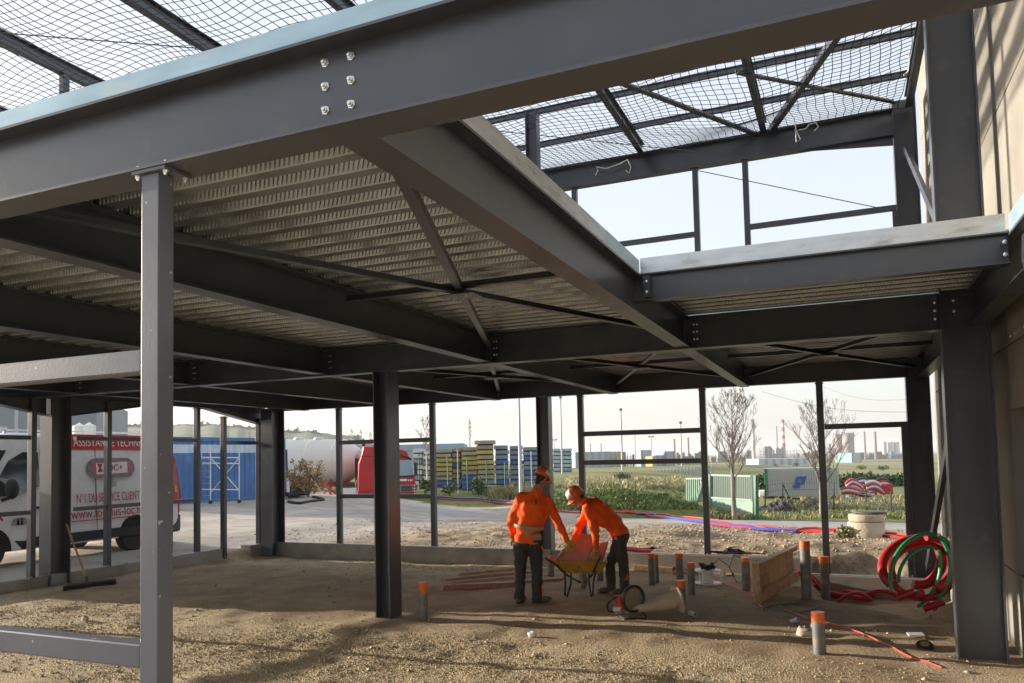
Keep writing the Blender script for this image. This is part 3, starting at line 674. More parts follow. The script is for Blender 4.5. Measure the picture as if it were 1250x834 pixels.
# red extension lead over the sand
P = [(868,703),(880,712),(897,718),(918,727),(925,735),(938,744),(962,747),(985,755),(1006,760),(1040,770),(1075,786),(1110,803),(1150,818)]
P = [GP(*p)+Vector((0,0,.012)) for p in P]; mb = MB(); mb.tube([Vector((p[0],p[1],max(p[2],tz(p[0],p[1])+.008))) for p in smooth(P)], .0085, 6)
tag(mb.build('extension_cord', mat('red_cord', (.62,.09,.045), .5)), 'thin red extension cord winding over the sand towards the right corner', 'cord')
P = [GP(*p)+Vector((0,0,.015)) for p in [(931,742),(950,738),(975,736),(998,741),(985,748),(960,747),(935,744)]]
mb = MB(); mb.tube(smooth(P), .013, 6); tag(mb.build('cable', mat('grey_cable', (.18,.165,.15), .6)), 'grey cable loop lying on the sand below the formwork panel', 'cable')
# stones, offcuts and small litter
def stone(px, py, w, h, lab, m=STONE, flat=.5, name='stone', cat='stone', seed=0):
    g = GP(px, py); r = np.random.default_rng(seed); mb = MB(); k = MPX(g)
    mb.ell(g+Vector((0,0,h*k*.32)), (w*k/2, w*k*.42, h*k*.6*flat*1.6), None, 12)
    mb.v = [(g.x+(p[0]-g.x)*(1+.3*r.normal()*.5), g.y+(p[1]-g.y)*(1+.3*r.normal()*.5), p[2]+.1*h*k*r.normal()) for p in mb.v]
    return tag(soft(mb.build(name, m), 50), lab, cat)
stone(983,776,22,13,'flat pale stone lying left of the nearest pipe stub', seed=1); stone(994,768,9,8,'small grey stone touching the flat pale stone from behind', seed=2)
stone(104,758,9,7,'small light stone alone on the sunlit gravel left', seed=3); stone(649,777,10,8,'white broken block piece at the edge of the gravel below the workers', WHITEP, seed=4)
g = GP(970,761); tag(soft(MB().lathe(g+Vector((0,0,.03)), [(.022,-.05),(.034,.05),(.028,.05),(.018,-.04)], 14, (.8,-.3,.35)).build('cup', mat('lavender_plastic', (.45,.42,.58), .5))), 'small lavender plastic cup lying on the sand beside the red cord', 'cup')
g = GP(846,753); tag(soft(MB().lathe(g+Vector((0,0,.035)), [(.03,-.08),(.03,.08),(.023,.08),(.023,-.08),(.03,-.08)], 16, (.45,-.7,.05)).build('pipe_offcut', mat('dusty_pvc', (.42,.39,.34), .6))), 'short pale pipe offcut lying right of the fallen cone', 'pipe')
g = GP(1118,778); tag(MB().obox(g+Vector((0,0,.02)), (.075,.02,0), (-.01,.05,.005), (0,0,.008)).build('offcut', WHITEP), 'small white sheet scrap lying behind the black rope shackle', 'scrap')
g = GP(1129,792); t = thing('tape_measure', g, 'black oval tape measure with a dull yellow centre on the sand in the right foreground', 'tape measure')
soft(MB().lathe(g+Vector((0,0,.02)), [(.0,-.02),(.075,-.02),(.085,.0),(.075,.02),(.045,.022)], 22, (.0,-.35,1)).build('case', DARK, t)); soft(MB().lathe(g+Vector((0,0,.02)), [(0,.024),(.045,.024),(.045,.02)], 18, (.0,-.35,1)).build('centre', mat('dull_yellow', (.32,.25,.07), .6), t))
A_, B_ = GP(1128,783), GP(1134,752); tag(MB().bar(A_+Vector((0,0,.012)), B_+Vector((0,0,.012)), .022, .02).build('sliver', mat('brown_sliver', (.30,.20,.10), .9)), 'thin brown stick lying on the sand behind the black oval tape measure', 'sliver')  # thin brown bar laid behind the tape measure
g = GP(1166,752); 
# broom
A_ = GP(79,723); B_ = GP(140,712); t = thing('broom', (A_+B_)/2, 'wide push broom with wooden handle leaning on the left portal column', 'broom')
MB().bar(A_+Vector((0,0,.085)), B_+Vector((0,0,.085)), .075, .035).build('head', mat('broom_wood', (.13,.07,.04), .7, 0, .2, 8), t, bevel=.006)
mb = MB(); dv = (B_-A_)
for i in range(90):
    p = A_+dv*(i+.5)/90
    for q in (-.025,0,.025): mb.bar(p+Vector((0,q,.07)), p+Vector((random.uniform(-.01,.01),q*1.6,.0)), .010, .010)
tag(mb.build('bristles', DARK, t), kind='stuff')
hA = A_+dv*.44+Vector((0,0,.10)); hB = ON(0, -12.2, 81, 640)
soft(MB().tube([hA, hB], .017, 10).build('handle', mat('broom_handle', (.36,.22,.12), .6, 0, .2, 6, stretch=(1,1,.3)), t)); soft(MB().lathe(hA, [(.028,-.02),(.022,.09)], 10, hB-hA).build('socket', BLACKM, t))
# dusty traffic cone lying on its side
a, b = AT(764,746,DEP(GP(770,752))), AT(826,733,DEP(GP(826,748))); a.z = tz(a.x,a.y)+.035; b.z = tz(b.x,b.y)+.145
ax = (b-a).normalized(); t = thing('traffic_cone', (a+b)/2, 'dust covered traffic cone lying on its side in front of the pipe stubs', 'traffic cone')
CM_ = mat('dusty_cone', (.50,.40,.28), .8, 0, .2, 5, .1, 30, spots=((.45,.22,.10), .55, .75, 6)); L_ = (b-a).length
soft(MB().lathe(a, [(.012,0),(.03,.01),(.125,L_),(.11,L_)], 26, ax).build('cone', CM_, t))
u = ax.cross(Vector((0,0,1))).normalized(); v = u.cross(ax); mb = MB(); hw = .165
mb.prism([(-hw,-.6*hw),(-.6*hw,-hw),(.6*hw,-hw),(hw,-.6*hw),(hw,.6*hw),(.6*hw,hw),(-.6*hw,hw),(-hw,.6*hw)], b, u, v, ax*.03); mb.build('base', mat('dusty_base', (.46,.40,.30), .85, 0, .2, 6), t, bevel=.008)
a2, b2 = AT(752,750,DEP(GP(752,754))), AT(812,728,DEP(GP(812,745)))
tag(MB().bar(a2+Vector((0,0,.01)), b2, .035, .010).build('lath', mat('grey_lath', (.50,.42,.33), .8, 0, .2, 6)), 'thin pale lath leaning across the fallen cone', 'lath')
# petrol cut-off saw
g = GP(769,752); t = thing('cut_off_saw', g, 'red and black cut-off saw with large disc guard lying beside the fallen cone', 'saw')
r = 17*MPX(g); c = g+Vector((.04,0,r+.02)); axd = (RT*.45+FW*-.9).normalized()
mb = MB(); mb.lathe(c, [(r*.80,-.012),(r,-.012),(r,.03),(r*.90,.04),(r*.80,.03),(r*.80,-.012)], 28, axd); soft(mb.build('disc_guard', BLACKM, t))
soft(MB().lathe(c+axd*.0, [(0,-.004),(r*.84,-.004),(r*.84,.004),(0,.004)], 28, axd).build('cutting_disc', mat('disc_grey', (.24,.20,.15), .6, 0, .2, 20), t))
bq = c-RT*.15+Vector((0,0,-.04))
MB().obox(bq, RT*.055, FW*.07, UP*.085).build('engine', mat('saw_red', (.45,.03,.03), .4), t, bevel=.02)
MB().obox(bq-RT*.055+UP*-.075-FW*.05, RT*.05, FW*.03, UP*.03).build('tank', mat('saw_pale', (.55,.56,.55), .4), t, bevel=.012)
mb = MB(); mb.tube(smooth([bq+UP*.08-FW*.05, bq-RT*.08+UP*.06-FW*.05, bq-RT*.17+UP*-.02-FW*.04, bq-RT*.15+UP*-.11, bq-RT*.06+UP*-.11]), .012, 8); soft(mb.build('handle', DARK, t))
mb = MB(); mb.tube(smooth([bq+UP*.10, bq+RT*.02+UP*.16, bq+RT*.11+UP*.14]), .014, 8); soft(mb.build('front_handle', DARK, t))
mb = MB(); mb.tube(smooth([GP(*p)+Vector((0,0,.014)) for p in [(757,756),(763,759),(776,758),(788,757),(787,752),(778,750)]]), .011, 6); tag(mb.build('strap', DARK), 'black strap lying on the sand in front of the saw', 'strap')
# red sleeve lying on the plinth
mb = MB(); P = [ON(1,14.49,x_,y_) for x_, y_ in ((762,672),(772,669),(784,670),(795,671))]
for k_ in range(3): mb.tube(smooth([Vector((p.x,p.y-.05+.05*k_,.235+.012*math.sin(i*2.+k_)+.02*(k_==1))) for i, p in enumerate(P)]), [.03]*19 if False else .032, 8)
t = thing('red_sleeve', (P[1].x,14.49,.19), 'roll of red plastic sheathing lying on the plinth behind the bending worker', 'sheathing'); soft(mb.build('sheathing', REDP, t))
soft(MB().lathe(P[3]+Vector((.03,0,.03)), [(.025,-.03),(.03,0),(.02,.03)], 10, RT).build('end_plug', DARK, t))
# conduits in the trench under the right-hand plinth
for i, (x0, x1, y, r_, lab) in enumerate(((-1.0,-.15,14.2,.045,'red conduit lying in the trench left of the two pipe stubs'),(-.55,.25,14.05,.05,'red conduit bent across the trench between the pipe stubs'),
        (-.35,.35,14.25,.04,'red conduit lying against the plinth at the back of the trench'),(.1,.75,14.15,.045,'red conduit lying in the trench in front of the far right column'),(-.2,.3,13.9,.04,'red conduit lying nearest in the trench, in front of the other red ones'))):
    P = [(x0+(x1-x0)*q, y+.05*math.sin(q*5+i), tz(x0+(x1-x0)*q, y)+.05+.10*math.sin(q*3.1)*(.6+.2*i)) for q in np.linspace(0,1,14)]
    r_ *= .8; mb = MB(); mb.tube(P, [r_*(1+.06*(j%2)) for j in range(14)], 10); tag(soft(mb.build('conduit', REDP)), lab, 'conduit', 'red conduits in the trench')
# coils of red conduit and green hose beside the right-hand column
def ring(cx, cy_, rx, ry, a0, a1, depth, r, m, lab, tilt=0, swirl=0, ribs=True, sq=0., name='conduit', cat='conduit'):
    P = []
    for q in np.linspace(0, 1, 64):
        a = math.radians(a0+(a1-a0)*q); x = cx+rx*math.cos(a)*(1+swirl*q); y = cy_-ry*math.sin(a)*(1+swirl*q)
        x2 = x+sq*(y-cy_); P.append(AT(x2, y, depth+tilt*math.sin(a)+.1*q))
    k_ = 3 if ribs else 1; P = smooth(P, k_) if ribs else P
    mb = MB(); mb.tube(P, [r*(1+(.05 if (j % 2 and ribs) else 0)) for j in range(len(P))], 10); return tag(soft(mb.build(name, m)), lab, cat)
D0 = 10.75
ring(1123,690,46,33,225,-60,D0,.062,REDP,'outermost thick red conduit coil arching left of the raking brace',.25,0,True,-.12)
ring(1125,692,38,28,225,-40,D0+.2,.060,REDP,'second thick red conduit coil nested inside the outermost one',.2,0,True,-.1)
ring(1122,682,26,29,60,-105,D0+.1,.066,REDP,'broad red conduit bend in front of the coils beside the brace foot',.1,.12,True,0)
ring(1128,694,44,36,205,300,D0-.1,.045,REDP,'red conduit curving along the ground under the coils',.1,0,True,0)
ring(1136,690,27,34,95,-70,D0-.05,.048,REDP,'red conduit loop on the right nearest the tall column',.1,.05,True,.1)
ring(1128,700,41,48,205,30,D0-.2,.026,GREENP,'larger green hose loop arching over the red coils',.15,0,False,-.1,'hose','hose')
ring(1132,704,35,36,190,60,D0-.1,.024,GREENP,'smaller green hose arc inside the larger loop at left',.15,0,False,-.1,'hose','hose')
ring(1104,692,56,58,42,-58,D0-.15,.026,GREENP,'green hose running down right of the red coils to the ground',.1,0,False,0,'hose','hose')
ring(1092,690,56,58,18,-60,D0-.1,.026,GREENP,'left green hose of the two that slant down to the ground',.1,0,False,0,'hose','hose')
for i, (p, q, r_, lab) in enumerate((((1118,727),(1129,724),.058,'open cut end of a red conduit pointing right below the coils'),((1100,728),(1116,722),.05,'short red conduit piece lying left of the open cut end'),
        ((1132,742),(1152,735),.045,'red conduit piece lying at the lip of the trench below the hoses'),((1136,739),(1143,745),.030,'small pinkish red pipe end at the lip of the trench'))):
    a, b = AT(*p, D0-.25), AT(*q, D0-.3); ax = (b-a).normalized(); L_ = (b-a).length
    tag(soft(MB().lathe(a, [(r_,-.05),(r_,L_),(r_*.8,L_),(r_*.8,L_*.2),(0,L_*.2)], 18, ax).build('conduit', REDP)), lab, 'conduit', 'loose conduit pieces under the coils')
# ================================================================== WHEELBARROW AND ITS LOAD
wb = GP(707,727); D_ = DEP(wb); K = D_/CF
def W_(px, py, dv=0.): return AT(px, py, D_+dv)
t = thing('wheelbarrow', wb, 'yellow wheelbarrow with black legs between the two workers', 'wheelbarrow')
YEL = mat('barrow_yellow', (.62,.36,.03), .5, 0, .15, 8, spots=((.35,.24,.10), .55, .7, 10))
top = [W_(676,686), W_(741,687), W_(737,672,.85), W_(686,672,.85)]; bot = [W_(686,699,.12), W_(731,700,.12), W_(728,692,.6), W_(692,692,.6)]
mb = MB(); mb.add(top+bot, [(0,1,5,4),(1,2,6,5),(2,3,7,6),(3,0,4,7),(4,5,6,7)])
o = mb.build('tray', YEL, t); so_ = o.modifiers.new('wall', 'SOLIDIFY'); so_.thickness = .012; so_.offset = 0
mb = MB(); mb.tube([p for p in top], .014, 8, closed=True); soft(mb.build('rim', YEL, t))
for s, xs_ in ((-1, (690, 697, 689)), (1, (724, 719, 726))):
    mb = MB(); mb.tube([W_(xs_[2]+ (1 if s>0 else 0), 697,.1), W_(xs_[0],712), W_(xs_[0]-.5,726), W_(xs_[0]+2.5*-s,728,.03), W_(xs_[1],713,.25), W_(xs_[1],698,.35)], .016, 8); soft(mb.build('leg', BLACKM, t))
mb = MB(); mb.tube([W_(667,682,-.45), W_(678,689,-.1), W_(692,702,.25), W_(708,711,.85)], .017, 8); soft(mb.build('handle', BLACKM, t))
mb = MB(); mb.tube([W_(733,679,-.45), W_(728,690,-.1), W_(722,703,.25), W_(713,711,.85)], .017, 8); soft(mb.build('handle', BLACKM, t))
wc = W_(711.5,711,.95); rw = 11.5*K; wc.z = tz(wc.x, wc.y)+rw
wax = (RT+FW*.12).normalized(); wh = soft(MB().lathe(wc, [(rw*.6,-.045),(rw*.9,-.045),(rw,-.02),(rw,.02),(rw*.9,.045),(rw*.6,.045),(rw*.6,-.045)], 26, wax).build('tyre', mat('dusty_tyre', (.30,.27,.17), .85, 0, .2, 12), t))
soft(MB().lathe(wc, [(0,-.04),(rw*.6,-.03),(rw*.6,.03),(0,.04)], 20, wax).build('rim', mat('barrow_rim', (.55,.53,.45), .5), wh))
PINK = mat('pink_fired_clay', (.36,.30,.275), .85, 0, .16, 6, .2, 50, spots=((.27,.20,.175), .6, .75, 7))
def chunk(c, u, v, w, lab): tag(MB().obox(c, u, v, w).build('clay_slab', PINK, bevel=.012), lab, 'clay slab', 'clay slabs in the wheelbarrow')
def quadslab(P4, th, lab):
    a, b, c, d_ = P4; n_ = (b-a).cross(d_-a).normalized()*th; mb = MB(); mb.add([a,b,c,d_,a+n_,b+n_,c+n_,d_+n_], [(0,3,2,1),(4,5,6,7),(0,1,5,4),(1,2,6,5),(2,3,7,6),(3,0,4,7)])
    tag(mb.build('clay_slab', PINK, bevel=.010, fix=True), lab, 'clay slab', 'clay slabs in the wheelbarrow')
quadslab([W_(680,690,.12), W_(712,692,.12), W_(732,657,.6), W_(708,655,.6)], .07, 'large smooth pink clay slab lying across the top of the wheelbarrow')
quadslab([W_(677,688,.2), W_(687,690,.2), W_(704,668,.7), W_(695,666,.7)], .06, 'narrow pink clay slab under the yellow glove at the left side')
quadslab([W_(703,694,.08), W_(727,695,.08), W_(733,678,.4), W_(712,676,.4)], .08, 'broken pink clay slab at the right front of the load')
quadslab([W_(724,690,.15), W_(735,688,.15), W_(743,664,.6), W_(733,666,.6)], .05, 'pink clay slab leaning at the right side under the bending worker’s glove')
quadslab([W_(684,697,.1), W_(704,697,.1), W_(706,687,.3), W_(686,687,.3)], .05, 'pink clay slab wedged at the left front against the tray rim')
# ================================================================== THE TWO WORKERS
ORANGE = mat('hi_vis_orange', (.99,.118,.010), .75, 0, .07, 6, .12, 60, spec=.25)
TROUS = mat('charcoal_work_trousers', (.038,.036,.036), .85, 0, .22, 8, .15, 60)
TROUS2 = mat('olive_brown_work_trousers', (.060,.053,.042), .85, 0, .22, 8, .15, 60)
SKIN = mat('skin', (.38,.20,.135), .55, 0, .08, 12)
HAIR = mat('dark_hair', (.035,.025,.018), .8, 0, .2, 40)
BOOT = mat('dusty_boot', (.13,.105,.08), .85, 0, .2, 12)
GLOVE = mat('yellow_green_glove', (.50,.42,.04), .7, 0, .15, 18, spots=((.55,.16,.03), .58, .66, 22))
HELM = mat('orange_helmet_shell', (.72,.12,.025), .30, 0, .05, 6)
REFL = mat('reflective_grey_band', (.38,.32,.235), .5, .1, .12, 12)
def vd(p, q): return (Vector(q)-Vector(p))
def person(base, pose, label, trous, back_text=None, belt=False):
    D = DEP(base); Kp = D/CF
    P = {k: AT(q[0], q[1], D+q[2]) for k, q in pose.items() if k not in ('face', 'badge')}
    fx = pose['face']; face = (RT*fx[0]+FW*fx[1]+UP*fx[2]).normalized()
    t = thing('person', base, label, 'person')
    up0 = (P['head']-P['neck']).normalized(); side = face.cross(up0).normalized(); hup = side.cross(face).normalized()
    Rh = Matrix((side, face, hup)).transposed()
    # body: one continuous skin from head to feet
    b = MB(); h = P['head']
    b.ell(h, (.075,.092,.108), Rh, 16).ell(h-hup*.055+face*.022, (.055,.068,.062), Rh, 14).ell(h-hup*.088+face*.058, (.03,.028,.022), Rh, 10)
    b.cap(h+face*.085+hup*.004, h+face*.112-hup*.032, .011, .017, 8).ell(h+face*.088+hup*.022, (.05,.012,.010), Rh, 10).ell(h+face*.092-hup*.058, (.025,.010,.008), Rh, 8)
    for s in (-1, 1): b.ell(h+side*s*.077-hup*.008-face*.01, (.014,.022,.034), Rh, 8)
    b.cap(h-hup*.06-face*.015, P['neck']-up0*.03, .055, .062)
    b.cap(P['neck']-up0*.03, P['chest'], .075, .13).cap(P['chest'], P['waist'], .135, .125).cap(P['waist'], P['pelvis'], .125, .135)
    for s in 'LR':
        b.cap(P['chest'], P['sh'+s], .10, .058).cap(P['sh'+s], P['el'+s], .052, .043).cap(P['el'+s], P['wr'+s], .043, .029).cap(P['wr'+s], P['ha'+s], .03, .028)
        b.cap(P['pelvis'], P['hip'+s], .11, .095).cap(P['hip'+s], P['kn'+s], .082, .056).cap(P['kn'+s], P['an'+s], .052, .040).cap(P['an'+s], P['toe'+s], .038, .032)
    body = fuse(b, 'body', SKIN, t, .012, 3)
    e = MB()
    for s in (-1, 1): e.ell(h+side*s*.031+face*.083+hup*.006, (.011,.008,.008), Rh, 8)
    e.build('eyes', mat('eye_dark', (.03,.02,.015), .2), t, smooth=True)
    m_ = MB(); m_.ell(h+hup*.012-face*.014, (.080,.090,.098), Rh, 16).cap(h-hup*.045-face*.06, h-hup*.085-face*.045, .045, .04); fuse(m_, 'hair', HAIR, t, .010, 2)
    # jacket
    j = MB(); cw = side
    sd = (P['shR']-P['shL']).normalized()
    tor = (P['chest']-P['pelvis']).normalized(); fr = sd.cross(tor).normalized(); Rt_ = Matrix((sd, fr, tor)).transposed()
    j.ell(P['chest'], (.205,.145,.20), Rt_, 18).ell(P['chest']*.55+P['waist']*.45, (.198,.148,.20), Rt_, 18).ell(P['waist'], (.190,.145,.17), Rt_, 18)
    j.ell(P['pelvis']+tor*.03, (.192,.148,.13), Rt_, 18)
    j.cap(P['neck']-up0*.07, P['neck']+up0*.035, .082, .066).cap(P['chest']+tor*.08, P['neck']-up0*.05, .13, .075)
    for s in 'LR':
        j.cap(P['chest']+tor*.09, P['sh'+s], .12, .083).cap(P['sh'+s], P['el'+s], .082, .066).cap(P['el'+s], P['wr'+s], .066, .047)
        j.cap(P['sh'+s]-tor*.02, P['waist']+(P['sh'+s]-P['chest'])*.7, .09, .09)
    jk = fuse(j, 'jacket', ORANGE, t, .016, 2, .034, .10)
    # trousers, boots
    q = MB(); q.ell(P['pelvis'], (.175,.135,.13), Rt_, 16)
    for s in 'LR':
        q.cap(P['pelvis']+(P['hip'+s]-P['pelvis'])*.5, P['hip'+s], .12, .108).cap(P['hip'+s], P['kn'+s], .108, .080).cap(P['kn'+s], P['an'+s], .078, .074).ell(P['an'+s]-UP*.01, (.082,.085,.05), None, 12)
    fuse(q, 'trousers', trous, t, .015, 2, .036, .08)
    for s in 'LR':
        f_ = P['toe'+s]-P['an'+s]; f_.z = 0; f_ = f_.normalized(); a = P['an'+s]; g0 = tz(a.x, a.y); o_ = Vector((a.x, a.y, g0))
        sd2 = Vector((-f_.y, f_.x, 0)); Rb = Matrix((sd2, f_, UP)).transposed(); bm_ = MB()
        bm_.ell(o_-f_*.02+UP*.06, (.045,.06,.065), Rb, 12).ell(o_+f_*.09+UP*.045, (.047,.095,.046), Rb, 12).ell(o_+f_*.15+UP*.04, (.046,.055,.04), Rb, 12).cap(o_+UP*.06, o_+UP*.15, .052, .055)
        bo = fuse(bm_, 'boot', BOOT, t, .010, 2)
        MB().prism([(.045*math.cos(a_)*(1 if abs(math.sin(a_))<.9 else 1), (.155 if math.sin(a_)>0 else .125)*math.sin(a_)) for a_ in np.linspace(0, 2*math.pi, 18, endpoint=False)], o_+f_*.045+UP*.0, sd2, f_, UP*.022).build('sole', DARK, bo)
    # gloves: palm, thumb and four bent fingers
    for s in 'LR':
        w0, h0 = P['wr'+s], P['ha'+s]; d1 = (h0-w0).normalized(); pn = (pose['palm'+s][0] if False else None)
        nrm_ = d1.cross(RT if s == 'R' else -RT); nrm_ = nrm_.normalized() if nrm_.length > .2 else UP
        ac = d1.cross(nrm_).normalized(); gm_ = MB(); pc = w0+d1*.075
        gm_.cap(w0-d1*.02, w0+d1*.03, .043, .038, 10); Rg = Matrix((ac, nrm_, d1)).transposed(); gm_.ell(pc, (.046,.022,.055), Rg, 14)
        for i, (off, ln) in enumerate(((-.034,.066),(-.011,.078),(.012,.074),(.034,.058))):
            k0 = pc+ac*off+d1*.042; k1 = k0+(d1*.85+ac*off*2.5-nrm_*.35).normalized()*ln*.5; k2 = k1+(d1*.45-nrm_*.9).normalized()*ln*.35; k3 = k2+(d1*.0-nrm_*1).normalized()*ln*.25
            gm_.cap(k0, k1, .0125, .0115, 8).cap(k1, k2, .0115, .0105, 8).cap(k2, k3, .0105, .009, 8)
        t0 = pc-ac*.036-d1*.02; t1 = t0+(-ac*.75+d1*.6-nrm_*.3).normalized()*.042; t2 = t1+(-ac*.15+d1*.85-nrm_*.5).normalized()*.034
        gm_.cap(t0, t1, .016, .0135, 8).cap(t1, t2, .0135, .011, 8)
        fuse(gm_, 'glove', GLOVE, t, .0055, 2)
    # helmet: shell, brim, white front badge strip
    hc = h+hup*.035-face*.005; sh = MB(); n = 24; prof = [(1.0,-.02),(1.0,.02),(.97,.045),(.88,.08),(.70,.112),(.42,.132),(.001,.140)]
    vs = [hc+side*(.108*r_*math.cos(2*math.pi*k/n))+face*(.128*r_*math.sin(2*math.pi*k/n))+hup*z for r_, z in prof for k in range(n)]
    sh.add(vs, [(i*n+k, i*n+(k+1)%n, (i+1)*n+(k+1)%n, (i+1)*n+k) for i in range(len(prof)-1) for k in range(n)])
    hl_ = soft(sh.build('helmet', HELM, t), 60); sd_ = hl_.modifiers.new('wall', 'SOLIDIFY'); sd_.thickness = .006
    br = MB(); vs = []
    for k in range(n+1):
        a = 2*math.pi*k/n; w_ = .012+.050*max(0, math.sin(a))**1.5; c0, s0 = math.cos(a), math.sin(a)
        vs += [hc+side*.106*c0+face*.126*s0-hup*.016, hc+side*(.106+w_*.6)*c0+face*(.126+w_)*s0-hup*(.022+.012*max(0,s0))]
    br.add(vs, [(2*k, 2*k+1, 2*k+3, 2*k+2) for k in range(n)]); bo = br.build('brim', HELM, hl_, smooth=True); m2 = bo.modifiers.new('t', 'SOLIDIFY'); m2.thickness = .005
    rb = MB(); rb.cap(hc+face*.01+hup*.136, hc-face*.09+hup*.10, .010, .010, 8); rb.build('ridge', HELM, hl_, smooth=True)
    def shellp(az, el, off=1.085):
        z = .02+.118*math.sin(el); r_ = math.cos(el)**.75; return hc+side*.108*off*r_*math.cos(az)+face*.128*off*r_*math.sin(az)+hup*z*off
    for s in pose['badge']:
        st_ = MB(); vs = []; m = 9
        for k in range(m):
            a = math.radians(s[0]+(s[1]-s[0])*k/(m-1)); e0, e1 = math.radians(s[2]+(s[4]*k/(m-1))), math.radians(s[3]+(s[4]*k/(m-1))); vs += [shellp(a, e0), shellp(a, (e0+e1)/2), shellp(a, e1)]
        st_.add(vs, [(3*k+i, 3*k+3+i, 3*k+4+i, 3*k+1+i) for k in range(m-1) for i in (0,1)]); bs = st_.build('white_stripe', WHITEP, hl_, smooth=True)
        m3 = bs.modifiers.new('t', 'SOLIDIFY'); m3.thickness = .003
    return t, P, Rt_, tor, sd, fr
g1 = GP(649,736); 
pose1 = dict(head=(662,584,.02), neck=(656.5,597,-.02), chest=(650,618,-.02), waist=(645.5,641,0), pelvis=(644,660,0), shL=(636,608,-.02), shR=(667.5,611,.04), elL=(624,637,.03), elR=(681,637,.12), wrL=(627,655,.24), wrR=(691.5,659,.12), haL=(631,664,.29), haR=(697.5,667,.12),
    hipL=(635.5,666,0), hipR=(653.5,666,0), knL=(635.5,697,.04), knR=(655.5,697,.02), anL=(634,728,-.04), anR=(656,730,-.06), toeL=(640,733,.12), toeR=(676,736,-.04), face=(.55,.62,-.42), badge=[(-35,70,0,40,-22),(110,215,18,40,-22)])
w1, P1, R1, tor1, sd1, fr1 = person(g1, pose1, 'worker in orange jacket and orange helmet standing with his back turned, left of the wheelbarrow', TROUS)
g2 = GP(752,723)
pose2 = dict(head=(704,606.5,-.02), neck=(712.5,612,0), chest=(731,622,.02), waist=(748,638,.04), pelvis=(758,653,.05), shL=(717,621,-.17), shR=(720,618,.19), elL=(726,645,-.16), elR=(707,644,.15), wrL=(727.5,669,-.12), wrR=(699.5,663,.05), haL=(727,678,-.10), haR=(693.5,669,.0),
    hipL=(756,660,-.07), hipR=(758,658,.12), knL=(761,690,-.06), knR=(745,689,.14), anL=(763,722,-.06), anR=(746,719,.12), toeL=(745,725,-.10), toeR=(730,722,.10), face=(-.74,-.05,-.62), badge=[(25,85,2,66,0),(95,155,2,66,0)])
w2, P2_, R2, tor2, sd2_, fr2 = person(g2, pose2, 'worker in orange jacket and orange helmet bending forward over the wheelbarrow', TROUS2)
# jacket band, lettering and tools on the standing worker
def ringband(P, Rr, c, rx, ry, h, a0, a1, name, m, par, n=22):
    vs = []
    for k in range(n):
        a = math.radians(a0+(a1-a0)*k/(n-1))
        for z in (-h, h): vs.append(c+Rr @ Vector((rx*math.cos(a), ry*math.sin(a), z)))
    mb = MB(); mb.add(vs, [(2*k, 2*k+2, 2*k+3, 2*k+1) for k in range(n-1)]); o = mb.build(name, m, par, smooth=True); s_ = o.modifiers.new('t', 'SOLIDIFY'); s_.thickness = .006; return o
back_sign = -1 if (R1 @ Vector((0,1,0))).dot(FW) > 0 else 1
a0, a1 = (180, 360) if back_sign < 0 else (0, 180)
ringband(P1, R1, P1['waist']-tor1*.015, .205, .163, .026, a0, a1, 'waist_band', REFL, w1)
bn = (R1 @ Vector((0,back_sign,0))).normalized(); ux = RT - bn*RT.dot(bn); ux.normalize(); vx = bn.cross(ux); vx = vx if vx.z > 0 else -vx
text('I S', P1['chest']+tor1*.055+bn*.176-ux*.075, ux, vx, .10, mat('dark_print', (.07,.03,.02), .8), w1, 'lettering', .012)
pk = P1['pelvis']+ux*.115+bn*.155+UP*.08
MB().obox(pk, ux*.05, bn*.022, UP*.045).build('tool_pouch', mat('tan_leather', (.30,.20,.11), .7), w1, bevel=.01)
MB().obox(pk-UP*.06+bn*.012, ux*.065, bn*.012, UP*.014).build('pliers', DARK, w1, bevel=.006)
soft(MB().tube([pk-UP*.05+ux*.01, pk-UP*.17+ux*.015, pk-UP*.27+ux*.0], .016, 8).build('hammer_handle', DARK, w1)); soft(MB().tube([pk-UP*.13+ux*.045, pk-UP*.21+ux*.085], .012, 8).build('orange_grip', TAPE, w1))
MB().obox(P1['anR']*.75+P1['knR']*.25+RT*.068-FW*.03, RT*.006, FW*.02, UP*.09).build('orange_flash', TAPE, w1)
kk = P2_['knL']*.55+P2_['anL']*.45
for s in (0, 1): MB().bar(kk-FW*.088+RT*(.00+.03*s)-UP*.035, kk-FW*.088+RT*(.04+.03*s)+UP*.05, .012, .02, FW).build('orange_flash', TAPE, w2)
# ================================================================== THE VAN
VX = -14.2; VZ = .17
VW = mat('white_van_paint', (.76,.77,.78), .28, 0, .03, 3, spots=((.52,.50,.46), .62, .85, 1.5))
VRED = mat('red_vinyl', (.50,.012,.030), .35, 0, .05, 5)
GLASS = mat('dark_tinted_glass', (.035,.05,.06), .06, 0, .1, 2, spec=.9)
def v(px, py): p = ON(0, VX, px, py); return (p.y, p.z)
YR = v(218, 600)[0]; YF = YR-5.5; ZT = 2.66
van = thing('van', (VX-1, YR-3, VZ), 'white service van with red band and red lettering parked beyond the left wall', 'van')
def yz(y, z): return (YR-y, VZ+z)
prof = [yz(.0,.52),(YR+.04,VZ+.62),(YR+.03,VZ+1.1),yz(.10,2.15),yz(.22,2.42),yz(.45,2.50),yz(3.85,2.52),yz(4.15,2.46),yz(4.40,2.12),yz(4.92,1.35),yz(5.42,1.10),yz(5.52,.85),yz(5.54,.38),yz(5.0,.30),yz(.3,.32)]
bd = MB(); W2 = 2.0; n = len(prof); vs = []
